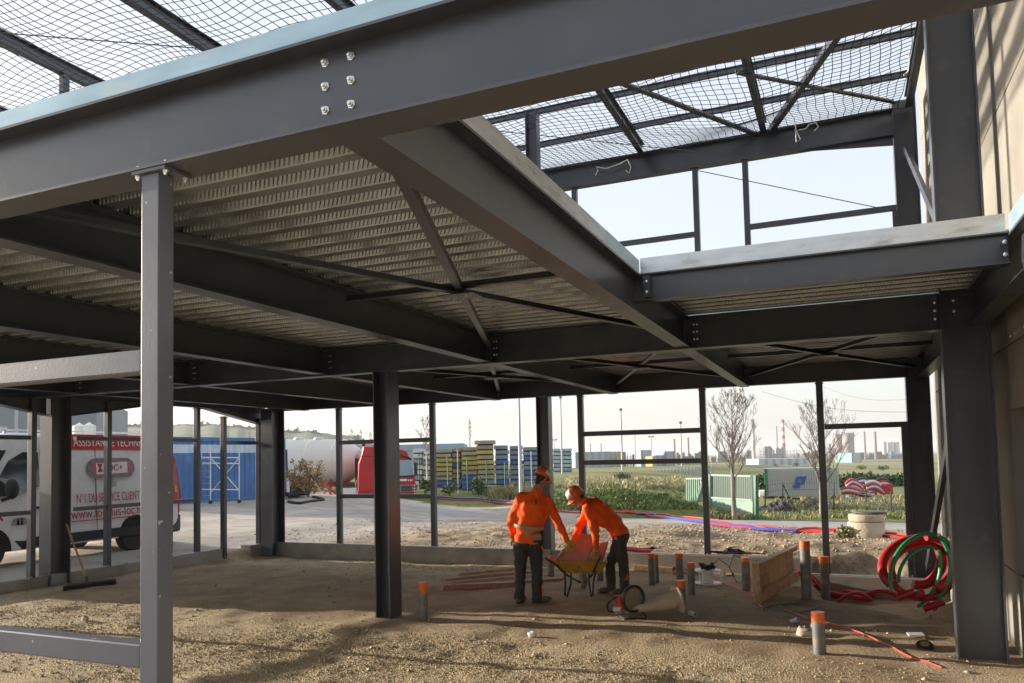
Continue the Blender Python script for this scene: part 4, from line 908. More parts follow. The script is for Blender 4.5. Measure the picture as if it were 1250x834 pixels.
for k, (xo, ins) in enumerate(((0,.16),(-.0,.0),(-W2,.0),(-W2,.16))):
    for (y, z) in prof:
        t_ = max(0, (z-VZ-1.15)/1.37); lean = .13*t_**1.4
        c_ = YR-3.0; yy = y+(c_-y)*ins*.12 if k in (0,3) else y
        zz = z-(.06 if k in (0,3) and z > VZ+2.3 else 0)
        x = VX+(-lean if k < 2 else -W2+lean)+(0 if k in (0,3) else (-.07 if k == 1 else .07)) ; vs.append((x, yy, zz))
order = [0,1,2,3]
fs = [tuple(range(n)), tuple(reversed(range(3*n,4*n)))]
for a in range(3): fs += [(a*n+(i+1)%n, a*n+i, (a+1)*n+i, (a+1)*n+(i+1)%n) for i in range(n)]
bd.add(vs, fs); body_ = soft(bd.build('body', VW, van, bevel=.03, fix=True), 35)
def sx(z): t_ = max(0, (z-VZ-1.15)/1.37); return VX-.13*t_**1.4
def side(poly, m, name, off=.006, th=.004, par=van):      # a thin panel that follows the van's flank; poly in (y, z)
    # split long spans so that the panel follows the lean
    mb = MB(); k = len(poly); a = [(sx(z)+off, y, z) for y, z in poly]; b = [(sx(z)+off-th-.01, y, z) for y, z in poly]
    mb.add(a+b, [tuple(range(k)), tuple(reversed(range(k,2*k)))]+[(i, k+i, k+(i+1)%k, (i+1)%k) for i in range(k)]); return mb.build(name, m, par, fix=True)
def rect(x0, y0, x1, y1): return [v(x0,y0), v(x1,y0), v(x1,y1), v(x0,y1)]
ya, yb = v(86,600)[0]-.2, YR-.28
zb0, zb1 = v(100,549)[1], v(100,530)[1]
side([(ya,zb0),(yb,zb0),(yb-.05,zb1),(ya,zb1)], VRED, 'red_band')
up = Vector((-.095,0,1)).normalized(); yd = Vector((0,1,0))
def vt(s, px, py, size, m, name='lettering', sxx=1.0, off=.010): y, z = v(px, py); return text(s, (sx(z)+off, y, z), yd, up, size, m, van, name, .0015, sx=sxx)
TW, TR, TG = mat('white_lettering', (.78,.78,.76), .5), mat('red_lettering', (.42,.02,.04), .5), mat('grey_lettering', (.22,.22,.23), .5)
vt('ASSISTANCE TECHNIQUE', 93.5, 544.5, .235, TW, sxx=.74)
vt('N°1 DU SERVICE CLIENT', 93, 614.5, .262, TR, sxx=.54); vt('www.locplus-loc.fr', 86.5, 634, .285, TR, sxx=.80)
y0_, z0_ = v(88,637.5); y1_ = v(164,629)[0]; side([(y0_,z0_-.0),(y1_,z0_),(y1_,z0_+.018),(y0_,z0_+.018)], TR, 'underline', .01)
# printed roller picture with its small sign
def pill(cx_, cz, hw, hh, n=10): return [(cx_+hw-hh+hh*math.cos(a), cz+hh*math.sin(a)) for a in np.linspace(-math.pi/2, math.pi/2, n)]+[(cx_-hw+hh+hh*math.cos(a), cz+hh*math.sin(a)) for a in np.linspace(math.pi/2, 3*math.pi/2, n)]
ca, cb = v(108,572), v(166,566); pcx, pcz = (ca[0]+cb[0])/2, v(138,571)[1]; hw = (cb[0]-ca[0])/2
side(pill(pcx-.0, pcz, hw, .205), mat('print_grey', (.20,.20,.21), .5, 0, .3, 9), 'printed_shape', .007)
side(pill(pcx+.02, pcz, hw*.86, .15), mat('print_rose', (.47,.12,.17), .5, 0, .2, 8), 'printed_shape', .009)
side([(pcx+hw*.05,pcz-.205),(pcx+hw*.2,pcz-.205),(pcx+hw*.16,pcz-.40),(pcx-hw*.02,pcz-.40)], mat('print_pale', (.40,.40,.41), .5), 'printed_shape', .0075)
q0, q1 = v(119,580), v(157,564); side([(q0[0],pcz-.135),(q1[0],pcz-.11),(q1[0],pcz+.125),(q0[0],pcz+.10)], mat('print_white', (.78,.77,.77), .5), 'printed_sign', .011)
text('LOC+', (sx(pcz)+.020, q0[0]+.17, pcz-.055), yd, up, .185, TR, van, 'lettering', .004, sx=1.0)
yA, zA = q0[0]+.02, pcz
side([(yA,zA-.09),(yA+.14,zA-.08),(yA+.09,zA),(yA+.14,zA+.09),(yA,zA+.09),(yA+.05,zA)], TR, 'printed_mark', .013)
# rub strip, sills, door seams
z0, z1 = v(150,654)[1], v(150,643)[1]
side([(YR-3.75,z0-.02),(YR-.35,z0),(YR-.35,z1),(YR-3.65,z1-.02)], DARK, 'rub_strip', .03, .03)
side([(YR-3.9,z0+.14),(YR-3.75,z0-.04),(YR-3.55,z0-.04),(YR-3.55,z0+.10)], DARK, 'handle_recess', .012)
side([(YR-1.05,VZ+.34),(YR-.70,VZ+.62),(YR-.38,VZ+.62),(YR-.75,VZ+.34)], VRED, 'red_flash', .008)
for yy in (YR-3.36, YR-2.15): side([(yy,VZ+.5),(yy+.014,VZ+.5),(yy+.014,VZ+2.2),(yy,VZ+2.2)], mat('seam_grey', (.20,.20,.2), .6), 'door_seam', .004)
side([v(22,605),v(49.5,593),v(49.5,552),v(31,552),v(13,562.5),v(0,583),v(-6,607)], GLASS, 'door_window', .008)
side([v(-12,549.5),v(11,549.6),v(-1,569),v(-14,580)], GLASS, 'windscreen_edge', .008)
MB().obox((VX-.01,YR-3.45,VZ+1.08), (.02,0,0), (0,.08,0), (0,0,.025)).build('door_handle', DARK, van, bevel=.008)
ms = MB(); ms.ell((VX+.17, v(11,597)[0]-.06, v(11,597)[1]), (.10,.13,.19), None, 14).cap((VX-.02,v(11,597)[0]-.1,v(11,597)[1]-.2), (VX+.12,v(11,597)[0]-.08,v(11,597)[1]-.16), .035, .035); ms.build('mirror', DARK, van, smooth=True)
MB().prism([(-.9,1.30),(.9,1.30),(.82,2.08),(-.82,2.08)], (VX-1.0,YR-5.28,VZ), (1,0,0), (0,0,1), (0,-.02,0)) if False else None
ws = MB(); ws.add([(VX-.12,YR-4.93,VZ+1.37),(VX-1.88,YR-4.93,VZ+1.37),(VX-1.80,YR-4.43,VZ+2.12),(VX-.20,YR-4.43,VZ+2.12)], [(0,1,2,3)]); ws.build('windscreen', GLASS, van)
# hazard marking low on the front wing
y_, z_ = v(0,631); side([(y_-.35,z_-.09),(y_+.05,z_-.09),(y_+.05,z_+.09),(y_-.35,z_+.09)], TW, 'hazard_marking', .008); side([(y_-.10,z_+.09),(y_+.05,z_-.04),(y_+.05,z_-.09),(y_-.25,z_+.09)], VRED, 'hazard_marking', .011)
for i_ in range(3):
    y_, z_ = v(15.5+4.6*i_, 637.5-.5*i_); side([(y_,z_-.07),(y_+.13,z_-.065),(y_+.11,z_+.07),(y_+.02,z_+.065)], mat('faded_mark', (.30,.29,.29), .6, 0, .5, 60), 'faded_mark', .006)
# wheels
def wheel(par, c, r, w, ax=(1,0,0)):
    t_ = soft(MB().lathe(Vector(c)-Vector(ax)*w/2, [(r*.58,0),(r*.92,0),(r,w*.2),(r,w*.8),(r*.92,w),(r*.58,w)], 26, ax).build('tyre', DARK, par))
    soft(MB().lathe(Vector(c)-Vector(ax)*w*.35, [(0,0),(r*.6,.02),(r*.6,w*.68),(r*.45,w*.74),(0,w*.66)], 20, ax).build('rim', mat('steel_rim', (.42,.42,.41), .4, .5), t_)); return t_
for yy in (YR-1.2, YR-4.38):
    for x in (VX-.13, VX-W2+.13):
        wheel(van, (x, yy, VZ+.34), .345, .22)
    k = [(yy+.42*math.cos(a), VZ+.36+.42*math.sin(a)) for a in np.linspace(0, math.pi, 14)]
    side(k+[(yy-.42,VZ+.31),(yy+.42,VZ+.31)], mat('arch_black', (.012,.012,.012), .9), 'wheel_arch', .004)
# rear: bumper, lamp, roof rails, beacon, tow ball
MB().box(VX-W2+.02,VX-.01,YR-.32,YR+.10,VZ+.30,VZ+.72).build('bumper', mat('bumper_grey', (.06,.063,.066), .6), van, bevel=.06)
side([(YR-.17,VZ+.95),(YR+.045,VZ+.95),(YR+.055,VZ+1.1),(YR-.07,VZ+2.05),(YR-.18,VZ+1.5)], mat('lamp_red', (.45,.02,.02), .2), 'tail_lamp', .02, .03)
MB().box(VX-.30,VX-.02,YR-.02,YR+.062,VZ+.72,VZ+1.15).build('red_corner', VRED, van, bevel=.02)
MB().box(VX-W2+.2,VX-.2,YR+.0,YR+.05,VZ+.75,VZ+1.9).build('rear_panel', VRED, van, bevel=.02)
side([(YR-.14,VZ+1.22),(YR-.06,VZ+1.22),(YR-.075,VZ+1.38),(YR-.15,VZ+1.38)], mat('lamp_amber', (.7,.25,.03), .2), 'indicator', .03, .02)
MB().bar((VX-1,YR+.08,VZ+.46),(VX-1,YR+.28,VZ+.46),.05,.05).bar((VX-1,YR+.26,VZ+.46),(VX-1,YR+.26,VZ+.54),.05,.05).build('tow_ball', BLACKM, van)
for x in (VX-.32, VX-W2+.32): 
    mb = MB(); mb.tube([(x,YR-4.0,VZ+2.57),(x,YR-.6,VZ+2.57)], .018, 8)
    for yy in (YR-3.9,YR-2.8,YR-1.7,YR-.7): mb.box(x-.02,x+.02,yy-.03,yy+.03,VZ+2.49,VZ+2.56)
    mb.build('roof_rail', mat('rail_aluminium', (.6,.61,.62), .35, .6), van)
mb = MB().box(VX-1.2,VX-.9,YR-3.75,YR-3.45,VZ+2.53,VZ+2.66); mb.build('roof_vent', mat('vent_grey', (.55,.55,.53), .5), van, bevel=.02)
soft(MB().lathe((VX-.45,v(0,518)[0]-.05,VZ+2.48), [(.07,0),(.08,.05),(.075,.06),(.07,.20),(.0,.22)], 16).build('beacon', mat('amber_beacon', (.85,.33,.02), .25), van))
# ================================================================== YARD THINGS
BLUE = mat('container_blue', (.055,.155,.37), .5, 0, .14, 2, spots=((.13,.24,.42), .6, .75, 1.2))
c0, c1 = GP(204,617), GP(347,607); dv = (c1-c0); dv.z = 0; L_ = dv.length; dv.normalize(); nv = Vector((dv.y,-dv.x,0)); nv = nv if nv.dot(-Vector(EYE)+c0) < 0 else -nv
zb = c1.z+.02; zt = HT(c1, 345, 536); c0 = c0-dv*2.0; L_ += 2.0
con = thing('shipping_container', c0+dv*L_/2, 'long blue corrugated container with a pale stripe standing across the yard', 'container')
mb = MB(); k_ = int(L_/.28); out = []
for i in range(k_):
    s = i*L_/k_; w = L_/k_; out += [(s,0),(s+w*.34,0),(s+w*.5,-.045),(s+w*.84,-.045)]
out.append((L_,0)); vs = [c0+dv*a+nv*b+UP*(z-c0.z) for z in (zb+.15, zt-.62, zt-.28, zt-.10) for a, b in out]; m_ = len(out)
for r_ in range(3): mb.add([], []); 
base_ = len(mb.v); mb.v += [tuple(p) for p in vs]
for r_ in range(3):
    for i in range(m_-1): mb.f.append((r_*m_+i, r_*m_+i+1, (r_+1)*m_+i+1, (r_+1)*m_+i)); mb.m.append(1 if r_ == 1 else 0)
mb.build('corrugated_side', [BLUE, mat('container_stripe', (.50,.58,.68), .5, 0, .1, 2)], con)
MB().obox(c0+dv*L_/2-nv*1.25+UP*((zb+zt)/2-c0.z), dv*L_/2, nv*1.19, UP*((zt-zb)/2-.05)).build('box', BLUE, con)
for z in (zb+.07, zt-.05): MB().obox(c0+dv*L_/2-nv*.02+UP*(z-c0.z), dv*(L_/2+.03), nv*.05, UP*.075).build('side_rail', BLUE, con)
for s in (0, L_): MB().obox(c0+dv*s-nv*.02+UP*((zb+zt)/2-c0.z), dv*.06, nv*.06, UP*((zt-zb)/2)).build('corner_post', BLUE, con)
z_ = zb+.30*(zt-zb); [MB().obox(c0+dv*(L_*.86+.48*i)+nv*.008+UP*(z_-c0.z), dv*.17, nv*.006, UP*.17).build('white_mark', mat('pale_blue_mark', (.50,.60,.68), .5), con) for i in range(3)]
# aluminium scaffold frame in front of the container
ALU = mat('aluminium_tube', (.66,.67,.68), .35, .4, .05, 10)
fd = DEP(GP(275,615))-.6; sc = thing('scaffold_tower', AT(272,611,fd), 'light aluminium scaffold frame with crossed braces and ladder in front of the blue container', 'scaffold')
def T(a, b, r=.024, n=8, name='tube', dd=0, d2=None): return soft(MB().tube([AT(*a,fd+dd), AT(*b,fd+(dd if d2 is None else d2))], r, n).build(name, ALU, sc))
T((257,546),(257,612),name='standard'); T((292,548),(292,611),name='standard'); T((246,546),(246,610),dd=1.1,name='standard')
for y in (559, 566, 598): T((247,y-.4),(292,y),name='ledger')
T((257,559),(291,598),.018,name='cross_brace'); T((291,560),(257,602),.018,name='cross_brace')
for y in np.arange(560, 606, 7.5): T((246,y),(257,y),.014,6,'rung',1.1,0)
for p in ((257,613),(292,612),(246,611)): soft(MB().lathe(AT(*p,fd+(1.1 if p[0]==246 else 0)), [(.0,-.06),(.07,-.05),(.08,.0),(.07,.06),(0,.07)], 12, FW).build('castor', DARK, sc))
# tanker trailer and red lorry
gt = GP(430,604); DT = DEP(gt)+1.2; tk = thing('tanker_trailer', AT(410,604,DT), 'cream tanker trailer with red chassis parked behind the thin stakes', 'trailer')
CREAM = mat('cream_tank', (.64,.625,.575), .38, .1, .05, .8, spots=((.52,.50,.44), .58, .8, .6))
a, b = AT(300,562.5,DT+3.4), AT(442,563.5,DT+1.6); ax = (b-a).normalized(); R_ = 27*(DT+2)/CF; L_ = (b-a).length
soft(MB().lathe(a, [(.0,-.5),(R_*.6,-.4),(R_*.95,-.1),(R_,0),(R_,L_*.86),(R_*.93,L_*.885),(R_*.55,L_*.985),(R_*.25,L_),(0,L_)], 36, ax).build('tank', CREAM, tk), 30)
for q in (.16,.38,.60,.82): soft(MB().lathe(a+ax*(L_*q), [(R_*1.006,-.04),(R_*1.012,0),(R_*1.006,.04)], 36, ax).build('weld_band', CREAM, tk))
for q in (.12,.3,.47,.64): soft(MB().lathe(a+ax*(L_*q)+UP*(R_-.02), [(.28,0),(.28,.08),(.22,.12),(0,.13)], 14).build('hatch', CREAM, tk))
MB().obox(a+ax*(L_*.5)-UP*(R_*1.03), ax*(L_*.48), FW*.45, UP*.12).build('chassis', mat('chassis_red', (.33,.06,.04), .6, 0, .2, 2), tk)
for q in (.08,.16,.24): 
    c = a+ax*(L_*q)-UP*(R_*1.0)-FW*.9; c.z = tz(c.x,c.y)+.5; wheel(tk, c, .5, .3, FW)
MB().obox(a+ax*(L_*.76)-UP*(R_*1.2)-FW*.7, RT*.05, FW*.05, UP*.45).build('landing_leg', mat('chassis_red',(0,0,0)), tk)
lr = thing('lorry', AT(470,604,DT), 'red lorry tractor unit coupled to the cream tanker', 'lorry')
LR = mat('lorry_red', (.48,.022,.028), .35, 0, .06, 1.5, spots=((.40,.06,.05), .6, .8, 1))
D1 = DT-1.1; K1 = D1/CF
def lp(px, py, dd=0): return AT(px, py, D1+dd)
mb = MB(); fr_ = [(437,604),(437,584),(438,566),(441,558),(444,545),(470,546),(492,549),(497,551),(500,560),(507,584),(507.5,604)]
vs = [lp(*p) for p in fr_]+[lp(p[0]-2,p[1],2.4) for p in fr_]; k = len(fr_)
mb.add(vs, [tuple(range(k)), tuple(reversed(range(k,2*k)))]+[(i,(i+1)%k,k+(i+1)%k,k+i) for i in range(k)]); mb.build('cab', LR, lr, bevel=.05, fix=True)
def pan(pts, m, name, dd=-.02, th=.02):
    a_ = [lp(*p,dd) for p in pts]; b_ = [lp(*p,dd+th+.05) for p in pts]; k = len(pts); q = MB(); q.add(a_+b_, [tuple(range(k)), tuple(reversed(range(k,2*k)))]+[(i,(i+1)%k,k+(i+1)%k,k+i) for i in range(k)]); return q.build(name, m, lr, fix=True)
pan([(488,562),(501,561.5),(505.5,580),(488,581)], mat('cab_glass', (.30,.42,.47), .08, 0, .1, 1), 'side_window'); pan([(484.5,560),(487,560),(487,582),(484.5,582)], DARK, 'pillar_trim')
pan([(441,556.5),(499,558),(499,559.2),(441,557.8)], mat('lorry_seam', (.20,.01,.015), .5), 'panel_seam'); pan([(487.5,581),(505.6,580.2),(505.8,582),(487.5,583)], DARK, 'window_seal')
pan([(488,592),(504.5,591.5),(505,600),(488,601)], mat('grille_grey', (.22,.22,.23), .5), 'grille'); 
for i in range(4): pan([(490,593.5+i*1.7),(503,593.2+i*1.7),(503,594+i*1.7),(490,594.3+i*1.7)], DARK, 'grille_slat', -.05)
pan([(487.5,584.9),(497,584.9),(497,587.4),(487.5,587.4)], TW, 'white_strip', -.04)
for x_ in (498.4,500.6,502.4): pan([(x_,585.2),(x_+1.2,585.2),(x_+.8,587.6),(x_-.4,587.6)], TW, 'white_mark', -.04)
for y in (592,595.5,599,602): pan([(505.4,y),(506.8,y),(506.8,y+1.6),(505.4,y+1.6)], TW, 'marker_lamp', -.05)
pan([(437,599),(487,600),(487,604.5),(437,604)], mat('sill_red', (.36,.02,.025), .5), 'side_skirt', -.04)
q = MB(); q.tube(smooth([lp(489,556,-.1), lp(496,558,-.6), lp(502,561,-.5)]), .05, 8); soft(q.build('sun_visor', DARK, lr))
MB().obox(lp(507.5,573,-.5), RT*.07, FW*.12, UP*.33).build('mirror', DARK, lr, bevel=.03)
pan([(433,560),(437,559),(437,597),(434,597)], DARK, 'air_duct', .3)
for px in (446, 497): c = lp(px,601,.35); c.z = tz(c.x,c.y)+.48; wheel(lr, c, .48, .3, FW)
soft(MB().lathe(lp(443.5,545,.5), [(.1,0),(.1,.16),(0,.2)], 10).build('beacon', DARK, lr))
tag(MB().obox(AT(424,600.5,D1-1), RT*.42, FW*.2, UP*.17).build('crate', WHITEP), 'small white slatted crate on the ground in front of the tanker chassis', 'crate')
# stakes, shrub and wooden props before the tanker
def stake(a, b, r, m, lab, name='stake', cat='stake', dd=0): 
    d_ = DEP(GP(b[0], b[1]))+dd; tag(soft(MB().tube([AT(*a,d_), AT(*b,d_)], r, 8).build(name, m)), lab, cat)
stake((349.5,549),(351,606),.05,mat('stake_dark', (.06,.05,.04), .8),'dark upright stake beside the blue corner column, left end of the tanker')
stake((424,552),(419.5,596),.04,mat('stake_dark',(0,0,0)),'thin dark stake leaning in front of the tanker’s right end')
stake((374,579),(397,603),.06,mat('prop_pale', (.46,.42,.36), .8),'pale wooden prop leaning beside the reddish shrub')
for i, (p, q, lab) in enumerate((((392,590),(412,604),'red prop bar leaning towards the ground right of the shrub'),((396,586),(404,604),'shorter red bar leaning right of the shrub'))): stake(p, q, .06, mat('prop_red', (.34,.06,.045), .6), lab, 'prop_bar', 'bar')
stake((351,584),(352,607),.07,WHITEP,'short white post at the foot of the dark upright stake','post','post',-.4)
def leafcloud(mb, c, r, n, size, rg, mats=1, flat=1.0):
    for i in range(n):
        d_ = Vector(rg.normal(size=3)); d_.normalize(); p = Vector(c)+Vector((d_.x*r[0], d_.y*r[1], d_.z*r[2]))*(rg.random()**.4)
        a_ = Vector(rg.normal(size=3)).normalized(); b_ = a_.orthogonal().normalized(); s = size*(.5+rg.random())
        mb.add([p-a_*s, p+b_*s*.5, p+a_*s, p-b_*s*.5], [(0,1,2,3)], int(rg.integers(mats)))
rg = np.random.default_rng(11)
def branchy(base, h, spread, n, rg, levels=3, r0=.05, lift=.75):
    mb = MB(); tips = []
    def grow(p, d_, L_, r, lv):
        k = 4; pts = [p]; dd = d_.copy()
        for i in range(k): dd = (dd+Vector(rg.normal(0,.13,3))+UP*.05).normalized(); pts.append(pts[-1]+dd*L_/k)
        mb.tube(pts, [max(.004, r*(1-.65*i/k)) for i in range(k+1)], 5 if lv < 2 else 3, cap=False); tips.append(pts[-1])
        if lv < levels:
            for c in range(rg.integers(3,6)):
                q = rg.uniform(.3,1); i = min(k-1, int(q*k)); p2 = pts[i].lerp(pts[i+1], q*k-i) if i < k else pts[-1]
                a_ = Vector(rg.normal(size=3)); a_ = (a_-dd*a_.dot(dd)).normalized(); grow(p2, (dd*.75+a_*spread+UP*.12).normalized(), L_*rg.uniform(.45,.7), r*.5, lv+1)
    for i in range(n): a_ = 2*math.pi*i/n+rg.random(); grow(Vector(base), (UP*lift+Vector((math.cos(a_),math.sin(a_),0))*spread*rg.uniform(.4,1)).normalized(), h*rg.uniform(.45,.62), r0, 1)
    return mb, tips
g = GP(376,606); h = HT(g,376,555)-g.z
sh = thing('shrub', g, 'reddish leafed shrub growing in front of the cream tanker', 'shrub')
mb, tips = branchy(g, h, .55, 6, rg); mb.build('stems', mat('shrub_bark', (.17,.10,.07), .9), sh)
mb = MB()
for t_ in tips: leafcloud(mb, t_, (.16,.16,.14), 7, .055, rg, 3)
leafcloud(mb, g+UP*h*.25, (h*.55,h*.4,h*.22), 500, .06, rg, 3)
mb.build('foliage', [mat('leaf_rust', (.28,.13,.055), .8, 0, .3, 3), mat('leaf_ochre', (.30,.21,.07), .8, 0, .3, 3), mat('leaf_olive', (.13,.13,.05), .8, 0, .3, 3)], sh)
def bush(px, py, w, top, lab, cols, n=420, seed=0, group=None, flat=1.):
    r = np.random.default_rng(seed); g = GP(px, py); k = MPX(g); h = HT(g, px, top)-g.z; t = thing('bush', g, lab, 'bush', group)
    mb = MB(); mb.tube([g-UP*.1, g+UP*h*.4], [.06*h,.03*h], 5); mb.build('stem', mat('bush_bark', (.10,.075,.05), .9), t)
    mb = MB(); rx = w*k/2
    for c in range(7): leafcloud(mb, g+Vector((r.uniform(-.5,.5)*rx*1.1, r.uniform(-.4,.4)*rx, h*r.uniform(.3,.66))), (rx*.55,rx*.5,h*.33), n//7, max(.03,.085*h), r, 3)
    mb.build('foliage', cols, t); return t
GR = [mat('leaf_green_dark', (.03,.065,.018), .75, 0, .3, 2), mat('leaf_green', (.065,.12,.03), .75, 0, .3, 2), mat('leaf_green_pale', (.13,.17,.05), .75, 0, .3, 2)]
bush(362,606,26,590,'low brownish green bush at the foot of the reddish shrub',GR,300,1); bush(425,600,40,588,'low green bush under the tanker chassis left of the red cab',GR,300,2)
bush(584,604,20,581,'round dark green bush in front of the blue panel stacks',GR,500,3); bush(549,605,28,588,'grey green bush below the blue panels left of the round dark bush',[GR[0],mat('leaf_grey',(.12,.14,.09),.8,0,.3,2),mat('leaf_grey',(0,0,0))],400,4)
bush(519,603,18,582,'green bush right of the red lorry',GR,300,5); bush(612,606,44,592,'dry yellowish bush right of the pale block by the fence',[mat('leaf_dry',(.32,.27,.13),.85,0,.3,3),mat('leaf_dry',(0,0,0)),GR[2]],500,6)
bush(932,606,22,576,'green bush behind the green gate',GR,500,7); bush(965,618,48,607,'dark tangled bush on the black mesh heap by the street',[GR[0],mat('leaf_drab',(.13,.10,.07),.9,0,.3,3),mat('leaf_drab',(0,0,0))],400,8)
bush(757,588,36,575,'wide dark bush on top of the grassy bank',[GR[0],GR[0],mat('leaf_drab',(0,0,0))],500,9)
bush(995,622,44,605,'greyish dry bush between the mullion and the gate',[mat('leaf_greydry',(.26,.23,.17),.9,0,.3,3),mat('leaf_drab',(0,0,0)),mat('leaf_greydry',(0,0,0))],500,10)
bush(1085,626,46,612,'dry grey grass bush right of the manhole rings',[mat('leaf_greydry',(0,0,0)),GR[2],mat('leaf_greydry',(0,0,0))],400,12)
# stacked scaffold panels in the storage yard
PM = {'y': mat('panel_yellow', (.46,.37,.07), .6, 0, .2, 1.5), 'b': mat('panel_blue', (.05,.13,.40), .6, 0, .2, 1.5), 'g': mat('panel_greyblue', (.23,.28,.33), .6, 0, .2, 1.5), 't': mat('panel_tan', (.36,.31,.21), .7, 0, .2, 1.5), 'w': mat('panel_white', (.58,.60,.60), .6, 0, .15, 1.5), 'c': mat('panel_pale_cyan', (.33,.43,.47), .6, 0, .15, 1.5)}
GAPM = mat('stack_gap_shade', (.09,.085,.08), .9)
def stack(x0, x1, yt, yb, seq, lab, dep, thick=2.2, fill=.70):
    a, b = AT(x0,yb,dep), AT(x1,yb,dep); g = (a+b)/2; g.z = tz(g.x,g.y); u = (b-a); u.z = 0; hw = u.length/2; u.normalize(); f_ = Vector((-u.y,u.x,0)); f_ = f_ if f_.dot(FW) > 0 else -f_
    zt_ = HT(a, x0, yt); z0 = HT(a, x0, yb); n = len(seq); hh = (zt_-z0)/n
    t = thing('panel_stack', Vector((g.x,g.y,z0)), lab, 'panel stack', 'stacks of panels in the storage yard')
    r = np.random.default_rng(int(x0*7)); fr = MB()
    for i, c in enumerate(seq):
        zz = z0+hh*(i+.5); j = r.uniform(-.06,.06); o = u*j+f_*(thick/2+r.uniform(-.05,.05))
        over = .12 if c.isupper() else 0
        MB().obox(Vector((g.x,g.y,zz))+o, u*(hw*.97+over), f_*(thick/2+over), UP*hh*fill/2).build('panel', PM[c.lower()], t)
    fr.obox(Vector((g.x,g.y,(z0+zt_)/2-.03))+f_*thick*.5, u*hw*.90, f_*(thick*.44), UP*((zt_-z0)/2-.05))  # dark core block, stands in for the shade in the gaps between panels
    fr.build('gap_shade_core', GAPM, t); return t
# (stacks seen from left to right)
DS = DEP(GP(590,603))+1.5
stack(505,516,547,600,'wwgwwgww','whitish panel stack right behind the red lorry cab',DS+4); stack(517,528,549,600,'gwwgwgww','pale grey panel stack behind the bare birch tree',DS+3)
stack(530,552,548,604,'bbbttyyytt','panel stack with blue lower and tan upper layers beside the third mullion',DS); stack(553,563,546,604,'bbgyybytt','narrow panel stack with yellow and blue layers behind the thin pale pole',DS+.5)
stack(564,584,545,604,'gbbbtyyytt','panel stack with bright yellow upper layers left of the tallest stack',DS)
stack(583,604,537,604,'gbgttyytytT','tallest panel stack, yellow layered under an overhanging tan board',DS-.3)
stack(605,622,543,604,'ggbgggbggg','grey blue panel stack right beside the tallest stack',DS); stack(623,639,543.5,604,'gbggggbggg','grey blue panel stack left of the grey lamp mast',DS+.4); stack(640,659,545,604,'ggggbggbgg','grey blue panel stack ending at the slim dark column',DS+.2)
stack(676,685,547,585,'cccgcccc','pale bluish stack seen left of the thin lamp pole',DS+40,4); stack(686.5,699,547,585,'ccgcccgc','pale bluish stack seen right of the thin lamp pole',DS+40,4)
tag(MB().obox(AT(592,600,DS-1.6), RT*.75, FW*.4, UP*.32).build('concrete_block', CONC), 'pale concrete block in front of the tallest panel stack', 'block')
# long blue-roofed hall behind the stacks and the grey hall on the far left
def hall(x0, x1, yt, yb, dep, m, lab, roof=None, thick=20, name='hall', skew=0, bays=6):
    a, b = AT(x0,yb,dep), AT(x1,yb,dep+skew); z0 = min(tz(a.x,a.y), a.z); zt_ = HT(a, x0, yt); u = b-a; u.z = 0; hw = u.length/2; u.normalize(); f_ = Vector((-u.y,u.x,0)); f_ = f_ if f_.dot(FW) > 0 else -f_
    g = (a+b)/2; t = thing(name, Vector((g.x,g.y,z0)), lab, 'building')
    MB().obox(Vector((g.x,g.y,(z0+zt_)/2))+f_*thick/2, u*hw, f_*thick/2, UP*(zt_-z0)/2).build('wall', m, t)
    if roof: MB().obox(Vector((g.x,g.y,zt_))+f_*thick/2, u*(hw+.3), f_*(thick/2+.3), UP*(.004*dep)).build('roof', roof, t)
    for i in range(1, bays): MB().obox(Vector((g.x,g.y,(z0+zt_)/2))+u*hw*(2*i/bays-1)-f_*.05, u*.0022*dep, f_*.08, UP*((zt_-z0)/2-.05)).build('pilaster', mat('pilaster_grey', (.36,.39,.43), .6), t)
    return t
HG = mat('hall_grey_cladding', (.155,.19,.24), .6, 0, .05, .2); BR = mat('hall_blue_roof', (.24,.36,.47), .5, 0, .05, .1)
hall(-120,117.5,486,575,150,HG,'large grey blue industrial hall behind the white van',None,40,'warehouse',10,7)
hall(380,565,549,575,170,mat('hall_pale', (.32,.36,.40), .6),'low hall with blue roof behind the panel stacks',BR,18,'warehouse')
for i, (x, y) in enumerate(((97,520),(109,519.5))):
    p = AT(x, y, 60); k = 60/CF; mb = MB(); mb.lathe(p-UP*(2.0), [(7.5*k,0),(7.5*k,1.98),(3.2*k,1.98+2.0*k),(.3*k,2.0+4*k),(0,2.0+4*k)], 8); tag(mb.build('tent', WHITEP), ('white peaked tent behind the van, left one of two','white peaked tent behind the van, right one of two')[i], 'tent')
# masts and lamps
def mast(x, yt, yb, r, m, lab, head=None, dep=None, name='lamp_post', cat='lamp post'):
    dep = dep or DEP(GP(x, yb)); a = AT(x, yb, dep); z0 = tz(a.x, a.y); zt_ = HT(a, x, yt); t = thing(name, Vector((a.x,a.y,z0)), lab, cat)
    soft(MB().tube([(a.x,a.y,z0-.1),(a.x,a.y,zt_)], [r,r*.7], 10).build('mast', m, t)); k = dep/CF
    if head == 'one': MB().obox((a.x,a.y,zt_+.02), RT*1.7*k, FW*1.4*k, UP*1.4*k).build('lamp_head', mat('lamp_head_grey', (.16,.17,.22), .5), t, bevel=.3*k)
    if head == 'two':
        MB().bar(Vector((a.x,a.y,zt_))-RT*2.4*k, Vector((a.x,a.y,zt_))+RT*2.4*k, .6*k, .6*k).build('arm', m, t)
        for s in (-1, 1): MB().obox(Vector((a.x,a.y,zt_))+RT*s*2.3*k, RT*1.0*k, FW*1*k, UP*.8*k).build('lamp_head', mat('lamp_head_grey',(0,0,0)), t)
    return t
